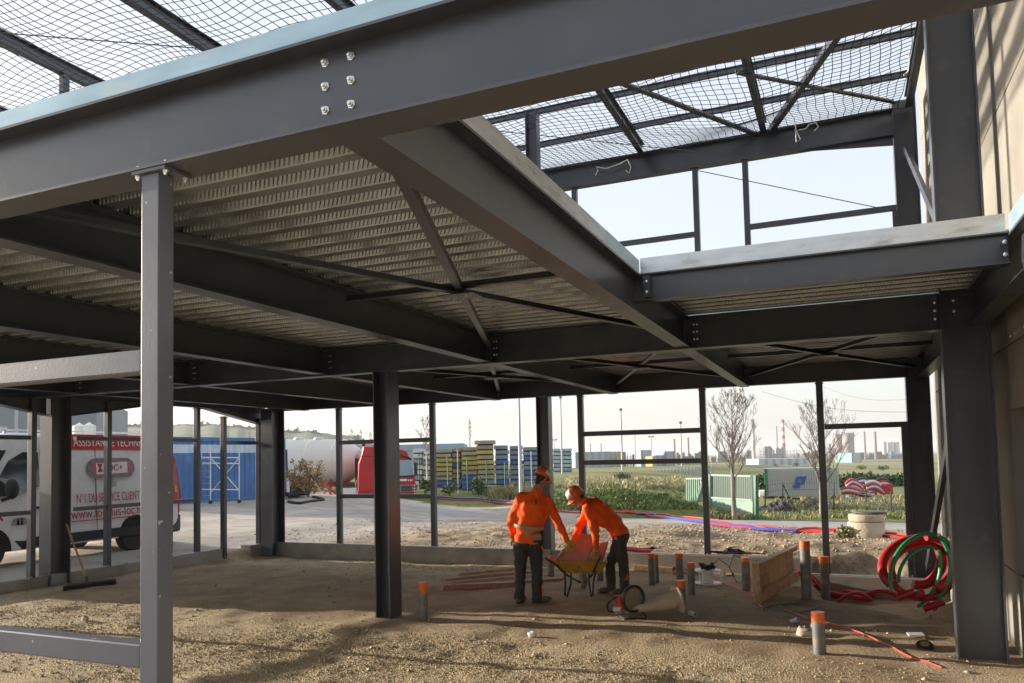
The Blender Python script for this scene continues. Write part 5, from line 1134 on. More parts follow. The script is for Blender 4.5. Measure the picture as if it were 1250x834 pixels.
GM = mat('mast_grey', (.38,.40,.44), .5, .2, .08, 1)
mast(636,478,614,.075,mat('mast_pale', (.50,.50,.55), .45, .2, .1, 1),'thick pale mast rising left of the standing worker’s shoulder',dep=33)
mast(686.5,485,583,.10,GM,'tall lamp post in front of the pale bluish stacks','one',84); mast(760,500,580,.13,GM,'tall lamp post left in the field between the double rails','one',100)
mast(832.5,516,572,.16,GM,'lamp post near the right side of the railed window bay','one',150); mast(677.5,537,580,.08,GM,'short double headed lamp beside the slim dark column','two',120)
mast(559.5,546,604,.035,GM,'thin pale pole in front of the panel stacks, left of two',dep=DS-3); mast(649.5,551,604,.035,GM,'thin pale pole in front of the grey panel stacks, right of two',dep=DS-3)
mast(796,533,572,.12,GM,'thin double headed lamp post far behind the grassy bank','two',170); mast(775.5,524,548,.16,mat('mast_red', (.34,.20,.17), .6),'reddish antenna mast far behind the grassy bank',None,300)
# lattice pylon far left of middle and tiny ones on the hill
def lattice(x, yt, yb, dep, w, lab):
    a = AT(x, yb, dep); z0 = tz(a.x,a.y); zt_ = HT(a, x, yt); t = thing('lattice_mast', Vector((a.x,a.y,z0)), lab, 'mast'); mb = MB(); n = 9; k = dep/CF
    for s in (-1, 1): mb.tube([Vector((a.x,a.y,z0))+RT*s*w*k, Vector((a.x,a.y,zt_))+RT*s*w*k*.5], .28*k, 4)
    for i in range(n):
        q0, q1 = i/n, (i+1)/n; s = 1 if i % 2 else -1; f_ = lambda q: Vector((a.x,a.y,z0+(zt_-z0)*q)); mb.tube([f_(q0)+RT*s*w*k*(1-.5*q0), f_(q1)-RT*s*w*k*(1-.5*q1)], .2*k, 4)
    mb.build('lattice', mat('lattice_grey', (.22,.21,.21), .7), t); mb = MB()
    for i in range(4): mb.box(a.x+.8*k,a.x+2.2*k,a.y-.5*k,a.y+.5*k,zt_-(6+5*i)*k,zt_-(3+5*i)*k)
    mb.build('antennas', mat('antenna_grey', (.45,.45,.46), .7), t)
lattice(573.5,512,548,200,1.0,'grey lattice mast with antennas behind the panel stacks')
for i, (x, h_) in enumerate(((429,523),(440,524),(452,527))): lattice(x, h_, 540, 500, 1.3, ('leftmost','middle','rightmost')[i]+' of three small pylons on the skyline above the lorry')
# fence in front of the storage yard
fc = thing('mesh_fence', GP(590,604), 'thin green wire mesh fence along the storage yard', 'fence'); DF = DS-2.2
GFM = mat('fence_green', (.03,.10,.055), .6)
fx = [512,530,547,571,594.5,617,640,663]
for x in fx: 
    a = AT(x, 604, DF); z0 = tz(a.x,a.y); MB().tube([(a.x,a.y,z0),(a.x,a.y,z0+2.0)], .035, 6).build('post', GFM, fc)
mb = MB(); a, b = AT(510,604,DF), AT(664,604,DF); a.z = tz(a.x,a.y); b.z = tz(b.x,b.y)
for q in np.linspace(.05,1.95,13): mb.tube([a+UP*q, b+UP*q], .006, 3)
for q in np.linspace(0,1,int((b-a).length/.12)): p = a.lerp(b, q); mb.tube([p, p+UP*1.95], .005, 3)
tag(mb.build('wire_mesh', GFM, fc), kind='stuff')
# conduits laid across the yard
def yardtube(pts, r, m, lab, dz=0, side_=0):
    P = smooth([GP(*p) for p in pts], 8); P = [Vector((p[0]+side_*.06, p[1]+side_*.10, max(p[2], tz(p[0],p[1]))+r+dz)) for p in P]
    mb = MB(); mb.tube(P, r, 8); tag(soft(mb.build('conduit', m)), lab, 'conduit', 'conduits laid along the yard')
base_ = [(470,607),(505,607.5),(530,609),(560,611),(600,613.5),(640,616),(668,622),(700,626),(730,626.5),(762,627),(790,630),(822,635),(860,640),(900,645),(950,649),(1000,652),(1045,656),(1090,660),(1125,662)]
yardtube(base_, .032, REDP, 'nearer red conduit of the bundle running across the whole yard'); yardtube([(x, y-2-.4*math.sin(x*.05)) for x, y in base_[6:]], .028, REDP, 'farther red conduit of the bundle on the right half of the yard', .0, 1)
yardtube([(x, y-1.0+1.6*math.sin(x*.035)) for x, y in base_[9:]], .028, mat('orange_red_plastic', (.60,.07,.035), .42), 'orange red conduit woven over the bundle on the right', .06, .5)
yardtube([(x, y-1.2) for x, y in base_[1:7]], .042, BLUEP, 'blue conduit lying along the yard left of the standing worker', .03, .6); yardtube([(775,629.5),(800,632),(830,637),(880,642.5),(925,648),(970,651)], .045, BLUEP, 'thin blue conduit partly buried under the red bundle', .02, .8)
P = [GP(*p)+UP*.05 for p in [(352,614),(365,616),(378,613),(395,611),(382,608)]]; mb = MB(); mb.tube(smooth(P), .06, 6); tag(mb.build('hose', DARK), 'black hose lying in a curve on the yard below the shrub', 'hose')
mb = MB()
for i in range(5): mb.tube(smooth([GP(345+rg.uniform(0,30), 606+rg.uniform(-2,3))+UP*rg.uniform(.05,.3) for _ in range(5)]), .06, 6)
tag(mb.build('hose_heap', DARK), 'heap of black hose beside the white post near the corner column', 'hose heap')
# concrete manhole rings
g = GP(1058,658); k = MPX(g); r_ = 20.5*k; rng_m = mat('manhole_concrete', (.46,.40,.30), .9, 0, .22, 3, .4, 25, spots=((.22,.17,.11), .60, .75, 2.2))
h1, h2 = HT(g,1058,637)-g.z, HT(g,1058,627.5)-g.z
tag(soft(MB().lathe(g-UP*.1, [(r_*1.02,0),(r_*1.02,h1+.08),(r_*.98,h1+.1),(r_*.8,h1+.1),(r_*.8,.3)], 40).build('manhole_ring', rng_m), 50), 'lower concrete manhole ring, stained brown, standing beside the street', 'manhole ring')
tag(soft(MB().lathe(g+UP*h1+RT*.01, [(r_*.93,.012),(r_*.97,.03),(r_*.97,h2-h1-.02),(r_*.95,h2-h1),(r_*.62,h2-h1),(r_*.62,.02)], 40).build('manhole_ring', rng_m), 50), 'upper concrete manhole ring stacked on the stained lower one', 'manhole ring')
tag(soft(MB().lathe(g+UP*h2+RT*.10, [(r_*.80,.005),(r_*.86,.02),(r_*.84,.055),(r_*.5,.06),(0,.06)], 32).build('manhole_cover', mat('cover_dark', (.10,.085,.07), .85, 0, .3, 6)), 50), 'dark cover lying on top of the upper manhole ring', 'manhole cover')
mb = MB(); leafcloud(mb, g-RT*r_*1.25+UP*.08, (.22,.2,.16), 120, .05, rg, 2); tag(mb.build('weeds', [mat('leaf_dry',(0,0,0)), GR[2]]), kind='stuff')
# ================================================================== BEYOND THE STREET
def flat(P4, m, name, par, th=.02):
    a, b, c, d_ = [Vector(p) for p in P4]; n_ = (b-a).cross(d_-a).normalized(); n_ = n_ if n_.dot(-Vector(EYE)+a) < 0 else -n_; mb = MB()
    mb.add([a,b,c,d_,a-n_*th,b-n_*th,c-n_*th,d_-n_*th], [(0,1,2,3),(7,6,5,4),(0,4,5,1),(1,5,6,2),(2,6,7,3),(3,7,4,0)]); return mb.build(name, m, par, fix=True)
GF = mat('gate_frame_green', (.22,.36,.28), .5, 0, .08, 2); GP1 = mat('gate_plate_green', (.19,.31,.25), .5, 0, .12, 1.5, spots=((.27,.38,.32), .5, .8, 1)); GS = mat('gate_slat_green', (.055,.11,.085), .55, 0, .15, 2)
DG = DEP(GP(895,633))+1.6
def gatept(px, py, q): return AT(px, py, DG*(1.02-.06*q))
gl = thing('gate_leaf', gatept(895,630,.5), 'two tone green metal gate leaf behind the bare street tree', 'gate')
x0, x1 = 868, 921
def gq(q, t_): return gatept(x0+(x1-x0)*q, (580+1.5*q)+(48+3.0*q)*t_, q)
n = 24
for i in range(n): flat([gq((i+.12)/n,.03), gq((i+.88)/n,.03), gq((i+.88)/n,.57), gq((i+.12)/n,.57)], GS, 'slat', gl, .03)
flat([gq(0,.58), gq(1,.58), gq(1,.97), gq(0,.97)], GP1, 'lower_plate', gl, .03)
mb = MB()
for a, b in (((0,0),(1,0)),((0,.975),(1,.975)),((0,.575),(1,.575)),((0,0),(0,1)),((1,0),(1,1)),((.53,0),(.53,1))): mb.bar(gq(*a), gq(*b), .07, .07)
mb.build('frame', GF, gl); MB().bar(gq(1.03,-.02), gq(1.03,1.05), .16, .16).build('gate_post', mat('gate_post_green', (.05,.16,.09), .5), gl); MB().bar(gq(-.03,-.02), gq(-.03,1.05), .12, .12).build('gate_post', GF, gl)
DG2 = DG+5; g2_ = thing('gate_leaf', AT(847,614,DG2), 'open pale green gate leaf of upright bars left of the two tone leaf', 'gate')
for i in range(8): MB().bar(AT(838.5+i*2.5, 583.5+.1*i, DG2-.15*i), AT(838.5+i*2.5, 614-.2*i, DG2-.15*i), .075, .04).build('bar', GF, g2_)
for y in (584.5, 612.5): MB().bar(AT(838,y,DG2), AT(857,y-.3,DG2-1.2), .06, .06).build('rail', GF, g2_)
MB().bar(AT(858,588,DG2-1.2), AT(849,616,DG2-1.0), .14, .10).build('stay', GF, g2_)
# bare trees
BARK = mat('grey_bark', (.27,.22,.18), .9, 0, .25, 5, .4, 30, stretch=(1,1,.3)); TWIG = mat('pinkish_twig', (.165,.13,.115), .9, 0, .25, 3); BIRCH = mat('birch_bark', (.55,.52,.47), .8, 0, .3, 7, .2, 20)
def bare_tree(x, yb, yt, wpx, lab, trunkpx, seed, first=.36, dens=26, bark=BARK, twig=TWIG, lean=(0,0), g=None):
    r = np.random.default_rng(seed); g = g or GP(x, yb); k = MPX(g); H_ = HT(g, x, yt)-g.z; sp = wpx*k/2
    t = thing('bare_tree', g, lab, 'tree'); tr_ = MB(); cr = MB(); r0 = trunkpx*k/2
    ax = lambda q: g+Vector((lean[0]*q*H_+.04*math.sin(q*6+seed)*H_*.15, lean[1]*q*H_, q*H_-.1))
    tr_.tube([ax(q) for q in np.linspace(0,1,14)], [max(.008, r0*(1.15-1.12*q**.8)) for q in np.linspace(0,1,14)], 9); soft(tr_.build('trunk', bark, t))
    def limb(p, d_, L_, rr, lv):
        nseg = 5; pts = [p]; dd = d_.normalized()
        for i in range(nseg): dd = (dd+Vector(r.normal(0,.09,3))+UP*(.10 if lv < 2 else .03)).normalized(); pts.append(pts[-1]+dd*L_/nseg)
        cr.tube(pts, [max(.0055*k*40*.02+.004, rr*(1-.75*i/nseg)) for i in range(nseg+1)], 5 if lv == 0 else 3, cap=False)
        if lv < 3:
            nn = (6,4,3)[lv]
            for c in range(nn):
                q = r.uniform(.18,1); i = min(nseg-1, int(q*nseg)); p2 = pts[i].lerp(pts[i+1], q*nseg-i); a_ = Vector(r.normal(size=3)); a_ = (a_-dd*a_.dot(dd)).normalized()
                limb(p2, dd*.8+a_*.55+UP*.35, L_*r.uniform(.34,.58)*(1.15-.5*q), rr*.45, lv+1)
    for i in range(dens):
        q = first+(1-first)*((i+.3)/dens)*.96; az = i*2.4+r.uniform(-.4,.4); env = math.sin(min(1, (1-q)/(1-first)*1.0+.08)*math.pi*.62)
        out = Vector((math.cos(az), math.sin(az), 0)); L_ = sp*1.35*env*r.uniform(.75,1.1)+.12*H_*(1-q)
        limb(ax(q), out*.75+UP*.82, max(.25, L_), r0*.36*(1.2-q), 0)
    cr.build('crown', twig, t); return t
bare_tree(897,634,478,70,'bare street tree standing in front of the two tone green gate',6.6,3,.32,24)
bare_tree(1004,632,494,74,'bare street tree half hidden by the mullion, left of the manhole rings',6.0,5,.26,24)
bare_tree(522,605,505,26,'pale barked birch with sparse twigs right of the red lorry',3.2,8,.45,12,BIRCH,TWIG,g=AT(522,605,DEP(GP(585,603))-1.0))
# grass: tufts of blades
def grass(name, n, px0, px1, py0, py1, h, cols, seed, region=None, w=.012):
    r = np.random.default_rng(seed); V = []; Fc = []; Mi = []; NX, NY = 15, 6
    lat = np.array([[list(GP(px0+(px1-px0)*i/(NX-1), py0+(py1-py0)*j/(NY-1)))[:2] for j in range(NY)] for i in range(NX)])
    for i in range(n):
        a_, b_ = r.uniform(0,NX-1.001), r.uniform(0,NY-1.001); i0, j0 = int(a_), int(b_); fa, fb = a_-i0, b_-j0
        q_ = (lat[i0,j0]*(1-fa)+lat[i0+1,j0]*fa)*(1-fb)+(lat[i0,j0+1]*(1-fa)+lat[i0+1,j0+1]*fa)*fb; g = Vector((q_[0], q_[1], tz(q_[0], q_[1])))
        if region and not region(g.x, g.y): continue
        hh = h*r.uniform(.5,1.2); mi_ = int(r.integers(len(cols)))
        for b in range(5):
            a = r.uniform(0,6.28); o = g+Vector((r.normal(0,.07),r.normal(0,.07),-.01)); d_ = Vector((math.cos(a),math.sin(a),0)); s = Vector((-d_.y,d_.x,0))*w*r.uniform(.6,1.5); b0 = len(V)
            V += [o-s, o+s, o+d_*hh*.18+UP*hh*.6+s*.6, o+d_*hh*.45+UP*hh]; Fc += [(b0,b0+1,b0+2),(b0,b0+2,b0+3)]; Mi += [mi_]*2
    return tag(mesh_obj(name, V, Fc, cols, None, mi=Mi), kind='stuff')
GA = [mat('blade_green', (.085,.155,.03), .7, 0, .3, 3), mat('blade_yellowgreen', (.19,.22,.06), .7, 0, .3, 3), mat('blade_dry', (.42,.36,.20), .8, 0, .2, 3)]
grass('verge_grass', 1300, 862, 1108, 622, 634, .22, GA, 1, lambda x, y: y > road0(x)+3.4, .02)
grass('bank_grass', 2600, 672, 850, 592, 622, .12, [mat('blade_fresh', (.12,.20,.045), .7, 0, .3, 3), GA[1]], 2, lambda x, y: y > road0(x)+3.6, .035)
grass('dry_grass', 1500, 690, 840, 586, 598, .42, [GA[2], mat('blade_straw', (.52,.44,.28), .8, 0, .2, 3), GA[2], GA[1]], 3, None, .03)
grass('dry_grass', 500, 596, 668, 598, 611, .5, [GA[2], GA[1], GA[2]], 4, lambda x, y: y > road0(x)+3.6, .03)
grass('dry_grass', 260, 945, 1108, 610, 624, .34, [GA[2], mat('leaf_greydry',(0,0,0)), GA[1]], 6, None, .03)
# white storage container with a blue sign
DW = DEP(GP(960,616))+4.5; wc_ = thing('storage_container', AT(985,606,DW), 'off white ribbed storage container with a blue slanted emblem beyond the gate', 'container')
WCM = mat('container_offwhite', (.42,.42,.41), .55, 0, .08, 1.5, spots=((.27,.255,.235), .55, .8, 1))
a, b = AT(935,606,DW+.7), AT(1025,605,DW-.6); u = (b-a); u.z = 0; L_ = u.length; u.normalize(); f_ = Vector((-u.y,u.x,0)); f_ = f_ if f_.dot(FW) > 0 else -f_; zt_ = HT(a,935,572.5); z0 = a.z
MB().obox((a+b)/2+f_*1.2+UP*((zt_-z0)/2), u*L_/2, f_*1.17, UP*(zt_-z0)/2).build('box', WCM, wc_)
for i in range(30): MB().obox(a+u*(L_*(i+.5)/30)+f_*.0+UP*((zt_-z0)/2), u*(L_/30*.30), f_*.03, UP*((zt_-z0)/2-.08)).build('rib', WCM, wc_)
MB().obox(a+u*.03+UP*((zt_-z0)/2), u*.09, f_*.10, UP*((zt_-z0)/2+.02)).build('corner_post', mat('container_green', (.04,.20,.11), .5), wc_)
k = DW/CF; LB = mat('emblem_blue', (.03,.09,.38), .5)
def lg(x, y): return AT(x, y, DW-.02)
def lgp(pts, nm='emblem'): 
    A_ = [lg(*p) for p in pts]; q = MB(); q.add(A_+[p+f_*.2 for p in A_], [tuple(range(len(A_))), tuple(reversed(range(len(A_),2*len(A_))))]+[(i,len(A_)+i,len(A_)+(i+1)%len(A_),(i+1)%len(A_)) for i in range(len(A_))]); q.build(nm, LB, wc_, fix=True)
lgp([(972.5,582),(984.6,581.7),(983.9,584.4),(971.8,584.7)]); lgp([(983.7,584.6),(982.0,591.2),(978.9,591.3),(980.4,584.8)]); lgp([(978.7,588.6),(978.2,591.4),(970.2,591.7),(970.9,588.9)]); lgp([(971.7,584.9),(974.8,584.8),(973.6,588.6),(970.8,588.7)]); lgp([(968.8,592.2),(976,592.0),(977,595),(967.8,595.2)])
# scrap and materials on the lot: rolls of striped tarpaulin
SR, SW = mat('tarp_red', (.42,.03,.045), .5, 0, .12, 3), mat('tarp_white', (.62,.61,.60), .5, 0, .08, 3); SB = mat('tarp_black', (.03,.03,.035), .5)
DTp = DEP(GP(1058,607))+1.0
def tarp(pts, hpx, lab, seq, dd=0, lean=.5):
    r = np.random.default_rng(int(pts[0][0])); t = thing('tarpaulin', AT(pts[len(pts)//2][0], pts[len(pts)//2][1]+hpx, DTp+dd), lab, 'tarpaulin', 'folds of red and white tarpaulin on the scrap lot')
    n = len(seq); P = smooth([AT(x,y,DTp+dd) for x, y in pts], 6); k = DTp/CF; ht_ = hpx*k/n
    for j, c in enumerate(seq):
        vs = []
        for i, p in enumerate(P):
            p = Vector(p); wv_ = .06*math.sin(i*.55+j)*k*10
            for q in (0, .5, 1): z = -(j+q)*ht_; vs.append(p+UP*z-FW*(.5*math.sin((j+q)/n*2.6)*hpx*k*.6+wv_*.3+.08*math.sin(math.pi*q)))
        mb = MB(); mb.add(vs, [(3*i+q,3*i+3+q,3*i+4+q,3*i+1+q) for i in range(len(P)-1) for q in (0,1)]); o = mb.build('stripe', {'r':SR,'w':SW,'k':SB}[c], t, smooth=True); s_ = o.modifiers.new('t','SOLIDIFY'); s_.thickness = .05
tarp([(1031,590),(1038,584.5),(1046,587),(1052,592)],13,'leftmost fold of striped tarpaulin with white crest','rwrwr'); tarp([(1042,586),(1052,583),(1060,586),(1068,593)],13,'second fold of striped tarpaulin, dark on its crest','kwrwr',.6)
tarp([(1055,589),(1063,586.5),(1070,588),(1077,594)],12,'third fold of striped tarpaulin, wavy and half covered','wrwr',.3); tarp([(1066,587),(1075,583.5),(1082,585),(1087,591)],13,'rightmost fold of striped tarpaulin with black top','krwrw',.9)
tarp([(1025,596),(1035,594.5),(1050,598),(1066,600)],8,'low fold of striped tarpaulin lying in front of the others','rwr',-.6)
tag(flat([AT(1077,592,DTp), AT(1090,591,DTp), AT(1090,603.5,DTp), AT(1077,604,DTp)], SR, 'red_sheet', None, .4), 'flat red sheet bale right of the striped tarpaulins', 'bale')
def blk(x0,x1,y0,y1,dd,m,name,lab,cat,th=.5,bev=.03,skew=0): 
    D = DTp+dd; a,b,c,d_ = AT(x0,y1,D),AT(x1,y1,D),AT(x1-skew,y0,D),AT(x0+skew*.4,y0,D); q = MB(); q.add([a,b,c,d_]+[p+FW*th for p in (a,b,c,d_)], [(0,1,2,3),(7,6,5,4),(0,4,5,1),(1,5,6,2),(2,6,7,3),(3,7,4,0)]); return tag(q.build(name, m, bevel=bev, fix=True), lab, cat)
blk(1074,1103,604,615,1.5,mat('slate_blue_board',(.23,.27,.33),.6),'board_wall','slate blue board screen behind the broken planks','board',.2)
blk(1018,1036,604,614,-1,mat('cardboard_tan',(.50,.36,.22),.85),'carton','tan carton lying on the scrap lot left of the blue sheet','carton',.6,.05,6); blk(1035,1047,605,617,-.6,mat('sheet_blue',(.06,.20,.40),.5),'plastic_sheet','blue plastic sheet heap beside the tan carton','sheet',.5,.08,3)
blk(927,945,598.5,607,0,WHITEP,'water_tank','white rounded plastic tank behind the black mesh heap','tank',.8,.10); blk(931,968,606,612,.4,mat('faded_red',(.33,.07,.055),.7,0,.3,1.5),'metal_sheet','faded red metal sheet under the white plastic tank','metal sheet',.5,.03,4)
blk(993,1001,588,600,1,mat('signal_red',(.55,.03,.02),.5),'barrier','bright red plastic barrier next to the mullion','barrier',.4,.05,2); blk(960,990,596,600,1.2,mat('bundle_grey',(.40,.40,.42),.6),'pipe_bundle','grey bundle lying in front of the blue emblem','bundle',.4,.04,3)
rr = np.random.default_rng(21)
BRL = ['%s broken board %s the scrap heap by the slate blue screen' % (c, w) for w in ('low in', 'halfway up', 'on top of', 'sticking out of') for c in ('yellow pine', 'weathered grey', 'white painted', 'dark rotten')]
for i in range(14):
    x = rr.uniform(1044,1078); y = rr.uniform(602,616); L_ = rr.uniform(7,17); s = rr.choice([-1,1])*rr.uniform(.1,1.0); D = DTp-1.2+rr.uniform(-.5,.5); a, b = AT(x-L_/2, y+L_*s*.3, D-.3), AT(x+L_/2, y-L_*s*.3, D+.3)
    tag(MB().bar(a, b, .11, .05).build('broken_plank', [WOOD, mat('grey_board',(.36,.34,.31),.85,0,.2,3), SW, mat('dark_board',(.14,.11,.09),.9,0,.2,3)][i%4]), BRL[i], 'board', 'broken boards in the scrap heap')
for i, (x, y, x2, y2) in enumerate(((1056,617,1074,612.5),(1062,618,1092,613))): tag(soft(MB().tube(smooth([AT(x,y,DTp-2),AT((x+x2)/2,(y+y2)/2-1.5,DTp-2),AT(x2,y2,DTp-2)]), .05, 6).build('pole', [SR, SW][i])), ('red pole lying in front of the broken boards','white pole lying in front of the broken boards')[i], 'pole')
gm_ = GP(953,626); k = MPX(gm_); mb = MB(); r = np.random.default_rng(5)
nx_, ny_ = 26, 10; vs = []
for i in range(nx_):
    for j in range(ny_):
        q = i/(nx_-1); h_ = math.sin(math.pi*q)**.7*math.sin(math.pi*j/(ny_-1))**.6*11*k; p = gm_+RT*(q-.5)*44*k+FW*(j/(ny_-1)-.3)*2.2; vs.append(Vector((p.x,p.y,tz(p.x,p.y)+h_*(1+.25*r.normal()))))
mb.add(vs, [(i*ny_+j,(i+1)*ny_+j,(i+1)*ny_+j+1,i*ny_+j+1) for i in range(nx_-1) for j in range(ny_-1)]); tag(mb.build('netting_heap', mat('black_netting',(.045,.042,.042),.9,0,.5,20,.6,30)), 'heap of black netting on the verge right of the green gate', 'netting')
# street fence: posts and wires
sf = thing('wire_fence', GP(1018,622), 'thin dark wire fence posts along the far side of the street', 'fence'); tops = []
for x, yt, yb in ((934,592,624),(955.5,589,624),(1018,588,624),(1057,597,627),(1087.5,600,628)):
    d_ = DEP(GP(x,yb)); a, b = AT(x,yb+1,d_), AT(x,yt,d_); MB().tube([a,b], .035, 6).build('post', mat('post_dark',(.045,.055,.05),.6), sf); tops.append((a,b))
MB().tube([AT(956,592,DEP(tops[1][0])), AT(972,625,DEP(tops[1][0]))], .03, 6).build('stay', mat('post_dark',(0,0,0)), sf)
mb = MB()
for (a,b),(c,d_) in zip(tops, tops[1:]):
    for q in (.25,.5,.75,.97): mb.tube([a.lerp(b,q), c.lerp(d_,q)], .008, 3)
mb.build('wires', mat('post_dark',(0,0,0)), sf)
# ------------------------------------------------------------------ industry on the plain
def P0(x, yb, dep): a = AT(x, yb, dep); return Vector((a.x, a.y, min(a.z, tz(a.x, a.y))))
def chimney(x, yt, yb, w, dep, m, lab, bands=None, top=None):
    g = P0(x, yb, dep); k = dep/CF; zt_ = HT(g, x, yt); H_ = zt_-g.z; r0 = w*k/2; t = thing('chimney', g, lab, 'chimney')
    if bands:
        n = bands; 
        for i in range(n): q0, q1 = i/n, (i+1)/n; soft(MB().lathe(g+UP*H_*(.30+.70*q0), [(r0*(1.15-.25*q0),0),(r0*(1.15-.25*q1),H_*.70/n)], 14).build('band', (SW if (n-1-i) % 2 else mat('chimney_red',(.50,.05,.06),.6)), t))
        soft(MB().lathe(g, [(r0*1.3,0),(r0*1.15,H_*.30)], 14).build('shaft', m, t))
    else: soft(MB().lathe(g, [(r0*1.25,0),(r0,H_*.97),(r0*1.1,H_*.97),(r0*1.1,H_),(r0*.7,H_)], 14).build('shaft', m, t))
    if top: soft(MB().lathe(g+UP*H_*.80, [(r0*1.15,0),(r0*1.12,H_*.2),(r0*.7,H_*.205)], 14).build('cap', top, t))
CG = mat('chimney_grey',(.30,.28,.27),.8,0,.1,.1); CB = mat('chimney_brown',(.27,.22,.18),.8,0,.1,.1); CD = mat('chimney_dark',(.11,.105,.10),.8)
chimney(957,512,552,3.6,1000,CG,'tall red and white banded chimney on the horizon',7); chimney(949,520,552,1.6,1000,CG,'slim grey chimney just left of the banded one')
chimney(920.5,512,556,3.4,900,mat('chimney_pale',(.45,.44,.43),.8),'pale chimney with dark top standing in white smoke',None,CD)
chimney(1056.5,527,560,2.2,800,CB,'left of two thin brown chimneys between the round silos and the white silos'); chimney(1069.5,527,560,2.8,800,CB,'right of two thin brown chimneys, left of the white silos')
chimney(824,536,566,2.2,700,CB,'left chimney of the brown plant behind the rail window'); chimney(841,534,566,2.2,700,CB,'right chimney of the brown plant behind the rail window')
chimney(721,541,560,1.4,700,CG,'left of two small chimneys over the blue grey hall'); chimney(734,541,560,1.4,700,CG,'right of two small chimneys over the blue grey hall')
chimney(876,527,560,1.6,800,CG,'small grey chimney behind the branches of the street tree')
def silo(x0, x1, yt, yb, dep, m, lab, crown=True, grp=None):
    xm = (x0+x1)/2; g = P0(xm, yb, dep); k = dep/CF; zt_ = HT(g, xm, yt); r = (x1-x0)*k/2; t = thing('silo', g, lab, 'silo', grp); H_ = zt_-g.z
    soft(MB().lathe(g, [(r,0),(r,H_*.93),(r*.96,H_*.95),(0,H_*.97)], 28).build('drum', m, t))
    for q in (.3,.5,.7,.88): soft(MB().lathe(g+UP*H_*q, [(r*1.01,0),(r*1.03,.25*k),(r*1.01,.5*k)], 28).build('hoop', m, t))
    if crown:
        for a in np.linspace(0,6.28,13)[:-1]: MB().box(g.x+r*.98*math.cos(a)-.3*k,g.x+r*.98*math.cos(a)+.3*k,g.y+r*.98*math.sin(a)-.3*k,g.y+r*.98*math.sin(a)+.3*k,zt_-.10*H_,zt_).build('crown_block', m, t)
SI = mat('silo_concrete',(.36,.32,.30),.8,0,.12,.05)
silo(1019.5,1032,528.5,567,760,SI,'left drum of the pair of big round silos'); silo(1030,1043.5,527,567,740,mat('silo_concrete_b',(.31,.29,.29),.8,0,.12,.05),'right drum of the pair of big round silos')
for i, x in enumerate((1076.5,1084.8,1092)): silo(x,x+6.2,538.5,557,900,mat('silo_white',(.55,.56,.57),.6,0,.06,.05),('left','middle','right')[i]+' silo of the three white ones at the window edge',False)
PLM = [mat('plant_grey',(.15,.155,.17),.8,0,.2,.05), mat('plant_pale',(.36,.35,.35),.8,0,.2,.05), mat('plant_brown',(.20,.155,.135),.8,0,.2,.05), mat('plant_blue',(.17,.24,.31),.7,0,.2,.05)]
def plant(x0, x1, yt, yb, dep, seed, lab, mi_=(0,1,2), nb=9):
    r = np.random.default_rng(seed); g = P0((x0+x1)/2, yb, dep); k = dep/CF; t = thing('refinery_unit', g, lab, 'plant'); zt_ = HT(g,(x0+x1)/2,yt); H_ = zt_-g.z; W_2 = (x1-x0)*k; b0 = HT(g,(x0+x1)/2,yb)-g.z
    fr_ = MB(); n = max(3, int((x1-x0)/4))
    for i in range(n+1):
        for dd in (0, 3): p = g+RT*W_2*(i/n-.5)+FW*dd*k; fr_.bar(p, p+UP*(b0+(H_-b0)*(.6+.25*r.random())), .35*k, .35*k)
    for q in (.25,.5,.75): fr_.bar(g-RT*W_2/2+UP*(b0+(H_-b0)*q*.8), g+RT*W_2/2+UP*(b0+(H_-b0)*q*.8), .5*k, .4*k)
    fr_.build('frame', PLM[mi_[0]], t)
    for i in range(nb):
        w = r.uniform(.04,.13)*W_2; h = (H_-b0)*r.uniform(.35,.95); p = g+RT*W_2*r.uniform(-.46,.46)+FW*r.uniform(.5,6)*k; m = PLM[mi_[int(r.integers(len(mi_)))]]
        if r.random() < .5: MB().obox(p+UP*(b0+h)/2, RT*w/2, FW*w/2, UP*(b0+h)/2).build('block', m, t)
        else: soft(MB().lathe(p, [(w*.35,0),(w*.35,b0+h*.95),(w*.2,b0+h),(0,b0+h)], 12).build('vessel', m, t))
plant(929,974,543.5,562,880,1,'grey refinery unit of frames and vessels below the banded chimney',(0,0,1),16); plant(968,1018,549,564,900,2,'low pale refinery unit behind the half hidden street tree',(1,2,0),18)
plant(1036,1104,550,567,820,3,'long low refinery rack between the round silos and the window edge',(0,1,2,3),30); plant(816,862,550,570,600,4,'brown refinery unit behind the right end of the rails',(2,2,0),20)
plant(862,918,549,568,700,5,'hazy refinery unit behind the branches of the first street tree',(2,1,0),12); plant(758,800,549,570,420,6,'grey blue plant frames behind the pale palisade',(0,3,0),10); plant(702,745,549,565,500,7,'low grey plant left of the yellow shed',(0,3),6)
# halls and sheds of the works
def shed(x0,x1,yt,yb,dep,m,lab,bays=4,roof=None): return hall(x0,x1,yt,yb,dep,m,lab,roof,dep*.05,'shed',0,bays)
shed(703,745,552,584,260,mat('shed_bluegrey',(.27,.32,.38),.6,0,.06,.1),'blue grey shed behind the dry grass of the bank',5); shed(742,760,551.5,578,270,mat('shed_yellow',(.55,.38,.05),.6,0,.1,.1),'yellow shed right of the blue grey one',3)
shed(783,796,549.5,572,300,mat('shed_slate',(.20,.24,.29),.6),'slate grey block behind the thin double headed lamp',3); shed(800,812,556,570,290,mat('shed_sky',(.15,.27,.42),.6),'small blue shed right of the slate grey block',2)
shed(797,803,557,566,280,mat('shed_orange',(.50,.26,.05),.6),'small orange shed between the slate and the blue one',2); shed(812,824,551,572,310,mat('shed_slate',(0,0,0)),'narrow slate grey tower block left of the brown plant',3)
